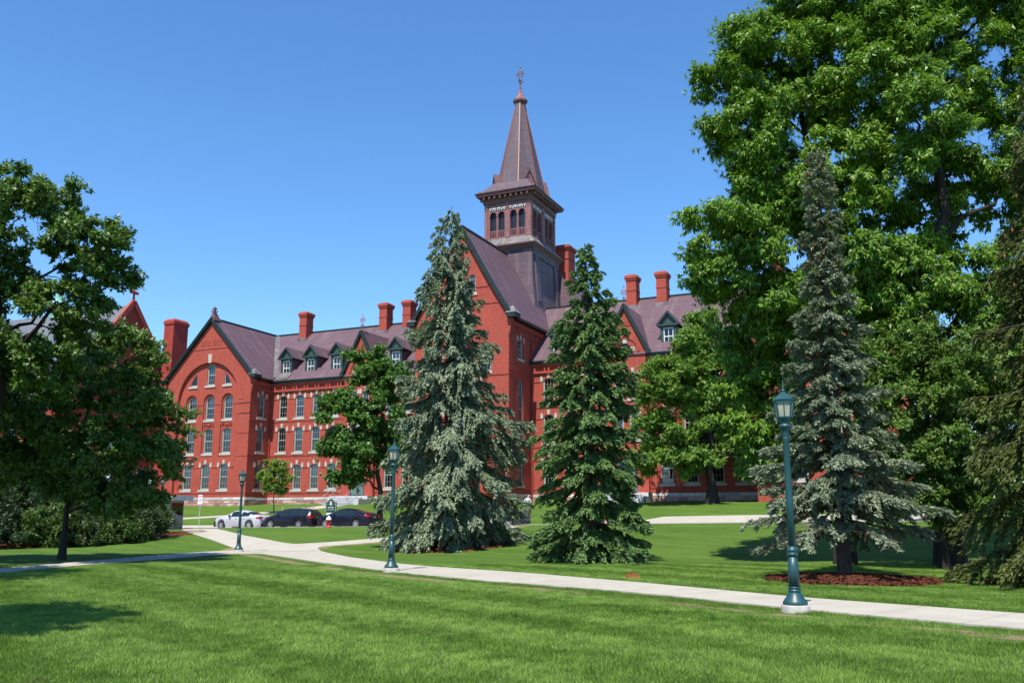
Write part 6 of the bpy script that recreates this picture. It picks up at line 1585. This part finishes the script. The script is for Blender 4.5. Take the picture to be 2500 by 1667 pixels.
def parking_sign(u, v):
    x, y = XY(u, v); root = empty('parking_sign', (x, y, float(hgt(x, y))), -TH + .12, 'small white parking sign with red print on a grey steel post', 'sign')
    mb = MB(); mb.tube([(0, 0, -.3), (0, 0, 2.7)], .036, 8); mb.build('post', M['steel'], root)
    MB().box(-.2, .2, -.055, -.04, 2.08, 2.72).build('sign_plate', M['sign_white'], root)
    MB().box(-.26, .22, -.05, -.04, 1.92, 2.06).build('lower_plate', M['sign_white'], root)
    mb = MB(); mb.box(-.16, .16, -.06, -.056, 2.60, 2.64); mb.box(-.16, .16, -.06, -.056, 2.53, 2.57); mb.box(-.14, .14, -.06, -.056, 2.32, 2.35); mb.box(-.14, .14, -.06, -.056, 2.26, 2.29); mb.box(-.10, .10, -.06, -.056, 2.14, 2.17); mb.build('red_print', M['red_print'], root)
M['sign_white'] = simple('sign_white', (.70, .66, .70), .5, .06); M['red_print'] = simple('red_print', (.45, .12, .14), .6, .1)
parking_sign(-57.2, 60.8)

# ------------------------------------------------------------------ ticket booth
def booth():
    x, y = (-25.75, 68.4); root = empty('ticket_booth', (x, y, float(hgt(x, y))), -TH * .6, 'grey metal ticket booth with overhanging flat roof among the shrubs', 'booth')
    w, d = .95, .8; z1, z2, z3 = 1.02, 1.95, 2.12
    mb = MB(); mb.box(-w, w, -d, d, -.2, z1); mb.box(-w, w, -d, d, z2, z3)
    for sx in (-1, 1):
        for sy in (-1, 1): mb.box(min(sx * w, sx * (w - .09)), max(sx * w, sx * (w - .09)), min(sy * d, sy * (d - .09)), max(sy * d, sy * (d - .09)), z1, z2)
    mb.box(-.05, .05, -d, -d + .05, z1, z2); mb.build('cabin', M['booth'], root)
    for a, b in ((-w + .09, -.05), (.05, w - .09)): MB().box(a, b, -d + .02, -d + .035, z1, z2).build('window', M['glass'], root)
    MB().box(w - .035, w - .02, -d + .09, d - .09, z1, z2).build('window', M['glass'], root); MB().box(-w + .09, w - .09, d - .04, d - .02, z1, z2).build('window', M['glass'], root)
    mb = MB(); mb.box(-w - .3, w + .55, -d - .45, d + .25, z3, z3 + .08); mb.box(-w - .34, w + .59, -d - .49, d + .29, z3 + .08, z3 + .36); mb.build('roof', M['booth_roof'], root)
    mb = MB(); mb.box(w - .32, w - .2, -d - .012, -d, .22, .34); mb.build('vent', M['plastic'], root)
    MB().box(-.35, -.15, -.2, .3, z1 - .1, z1 + .45).build('till', M['plastic'], root)
M['booth'] = simple('grey_booth_metal', (.23, .23, .24), .45, .12, 2.); M['booth_roof'] = simple('pale_roof_metal', (.52, .55, .62), .35, .1, 2.)
booth()

# ------------------------------------------------------------------ small things
def stake(u, v, h, lean, label, r=.035, mat='wood'):
    x, y = XY(u, v); o = MB().tube([(0, 0, -.25), (lean * h, 0, h)], [r, r * .95], 7).build('stake', M[mat], loc=(x, y, float(hgt(x, y))), label=label, cat='stake'); return o
M['wood'] = simple('pale_wood', (.50, .46, .33), .8, .2, 4.)
stake(-51.3, 64.2, 1.25, .16, 'leaning pale wooden stake behind the parked cars', .045)
stake(-56.95, 70.2, .8, 0, 'short dark stake beside the young tree trunk', .04, 'iron_dark')
def bollard(u, v):
    x, y = XY(u, v); root = empty('white_bollard', (x, y, float(hgt(x, y))), 0, 'short white bollard just left of the green building sign', 'bollard')
    MB().lathe([(.10, -.2), (.10, .72), (.085, .76)], 14).build('post', M['white_paint'], root); MB().lathe([(.12, .74), (.13, .78), (.10, .86), (.02, .90)], 14).build('cap', M['white_paint'], root)
bollard(-47.6, 67.0)
def drain():
    x, y = 3.29, 25.5; root = empty('drain_grate', (x, y, 0), 0, 'rusty domed drain grate on the lawn by the path', 'drain grate')
    MB().lathe([(.24, -.05), (.25, .02), (.22, .03)], 20).build('rim', M['rust'], root)
    for k in range(11):
        t = -.17 + k * .034; s = t / .17
        MB().tube([(t * 1.25, -.16 * math.sqrt(max(.05, 1 - s * s)), .02), (t, -.05, .15 * math.sqrt(max(.06, 1 - s * s * .8))), (t, .05, .15 * math.sqrt(max(.06, 1 - s * s * .8))), (t * 1.25, .16 * math.sqrt(max(.05, 1 - s * s)), .02)], .0095, 5).build('bar', M['rust'], root)
M['rust'] = simple('orange_rust', (.30, .10, .035), .9, .3, 9.)
drain()
def wall_hood():
    p = hall.matrix_basis @ Vector((-17.25, -.0, 2.2)); root = empty('wall_lantern', p, -TH, 'white tapered hood light on the brick wall beside the entrance steps', 'light')
    MB().prism([(-.30, 0), (.22, 0), (.22, .62), (.12, .72), (.0, .66)], Ff(0), -.28, -.03).build('hood', M['white_paint'], root); MB().box(-.1, .12, -.04, .01, -.08, .5).build('back_plate', M['white_paint'], root)
wall_hood()

# ------------------------------------------------------------------ the person between the spruces
def person():
    x, y = 1.16, 71.0; gz = float(hgt(x, y)); root = empty('person', (x, y, gz), R(-35), 'person in a pale short sleeved shirt and dark trousers seen between the two spruces', 'person')
    J = {'pel': (0, 0, .95, .155), 'wai': (.01, .02, 1.08, .15), 'che': (.03, .05, 1.30, .165), 'sho': (.04, .07, 1.44, .11), 'nec': (.05, .10, 1.53, .058), 'chi': (.06, .14, 1.60, .075), 'hea': (.06, .15, 1.68, .100), 'top': (.06, .14, 1.765, .062),
         'sl': (-.18, .06, 1.42, .072), 'el': (-.27, .0, 1.15, .048), 'wl': (-.27, .1, .92, .034), 'hl': (-.265, .14, .84, .04), 'sr': (.24, .07, 1.41, .072), 'er': (.32, .12, 1.15, .048), 'wr': (.25, .30, 1.02, .034), 'hr': (.22, .36, .99, .04),
         'll': (-.10, 0, .86, .10), 'kl': (-.11, .03, .49, .068), 'al': (-.11, -.03, .09, .046), 'fl': (-.12, .13, .045, .045), 'lr': (.10, 0, .86, .10), 'kr': (.12, .04, .49, .068), 'ar': (.12, -.02, .09, .046), 'fr': (.13, .14, .045, .045)}
    E_ = [('pel', 'wai'), ('wai', 'che'), ('che', 'sho'), ('sho', 'nec'), ('nec', 'chi'), ('chi', 'hea'), ('hea', 'top'), ('sho', 'sl'), ('sl', 'el'), ('el', 'wl'), ('wl', 'hl'), ('sho', 'sr'), ('sr', 'er'), ('er', 'wr'), ('wr', 'hr'), ('pel', 'll'), ('ll', 'kl'), ('kl', 'al'), ('al', 'fl'), ('pel', 'lr'), ('lr', 'kr'), ('kr', 'ar'), ('ar', 'fr')]
    for s, h, sx in (('l', 'hl', -1), ('r', 'hr', 1)):
        b = J[h]
        for k in range(4): J['f%s%d' % (s, k)] = (b[0] + (k - 1.5) * .018, b[1] + .045, b[2] - .06 - (.012 if k in (1, 2) else 0), .0095); J['g%s%d' % (s, k)] = (b[0] + (k - 1.5) * .018, b[1] + .065, b[2] - .095, .0085); E_ += [(h, 'f%s%d' % (s, k)), ('f%s%d' % (s, k), 'g%s%d' % (s, k))]
        J['t' + s] = (b[0] - sx * .045, b[1] + .035, b[2] - .035, .011); E_.append((h, 't' + s))
    J['nose'] = (.062, .265, 1.665, .013); E_.append(('hea', 'nose'))
    for sx, nm in ((-1, 'e1'), (1, 'e2')): J[nm] = (.06 + sx * .103, .145, 1.67, .016); E_.append(('hea', nm))
    names = list(J); me = bpy.data.meshes.new('body'); me.from_pydata([J[k][:3] for k in names], [(names.index(a), names.index(b)) for a, b in E_], [])
    o = bpy.data.objects.new('body', me); COL.objects.link(o)
    md = o.modifiers.new('skin', 'SKIN'); sk = me.skin_vertices[0].data
    for i, k in enumerate(names): sk[i].radius = (J[k][3], J[k][3] * (.78 if k in ('che', 'wai', 'pel', 'sho') else 1)); sk[i].use_root = (k == 'pel')
    ss = o.modifiers.new('sub', 'SUBSURF'); ss.levels = 2; ss.render_levels = 2
    bpy.context.view_layer.update(); m2 = bpy.data.meshes.new_from_object(o.evaluated_get(bpy.context.evaluated_depsgraph_get())); bpy.data.objects.remove(o)
    b = link('body', m2, None, root); m2.materials.clear()
    for nm in ('skin', 'shirt', 'trousers', 'hair', 'shoe'): m2.materials.append(M['p_' + nm])
    for p in m2.polygons:
        c = p.center; k = 0
        if c.z > 1.69 or (c.z > 1.60 and c.y < .10): k = 3
        elif c.z < .10: k = 4
        elif c.z < .99 and abs(c.x) < .235: k = 2
        elif c.z < 1.50 and (abs(c.x) < .22 or c.z > 1.20): k = 1
        p.material_index = k; p.use_smooth = True
    mb = MB()
    for sx in (-1, 1): mb.lathe([(.002, 1.685), (.012, 1.69), (.012, 1.70), (.002, 1.705)], 8, (.06 + sx * .035, .243))
    mb.build('eyes', M['plastic'], root); MB().box(.035, .085, .236, .248, 1.615, 1.622).build('mouth', M['p_hair2'], root)
    MB().lathe([(.162, .985), (.168, .99), (.168, 1.02), (.16, 1.025)], 20, (.005, .008), sy=.8).build('belt', M['plastic'], root)
M['p_skin'] = simple('skin', (.48, .23, .16), .6, .1); M['p_shirt'] = simple('pale_shirt', (.55, .58, .68), .8, .12, 5.); M['p_trousers'] = simple('dark_trousers', (.05, .055, .07), .8, .15); M['p_hair'] = simple('grey_hair', (.30, .27, .25), .8, .2, 9.); M['p_shoe'] = simple('shoe_leather', (.03, .025, .02), .5, .1); M['p_hair2'] = simple('lip', (.35, .12, .10), .6, .1)
person()
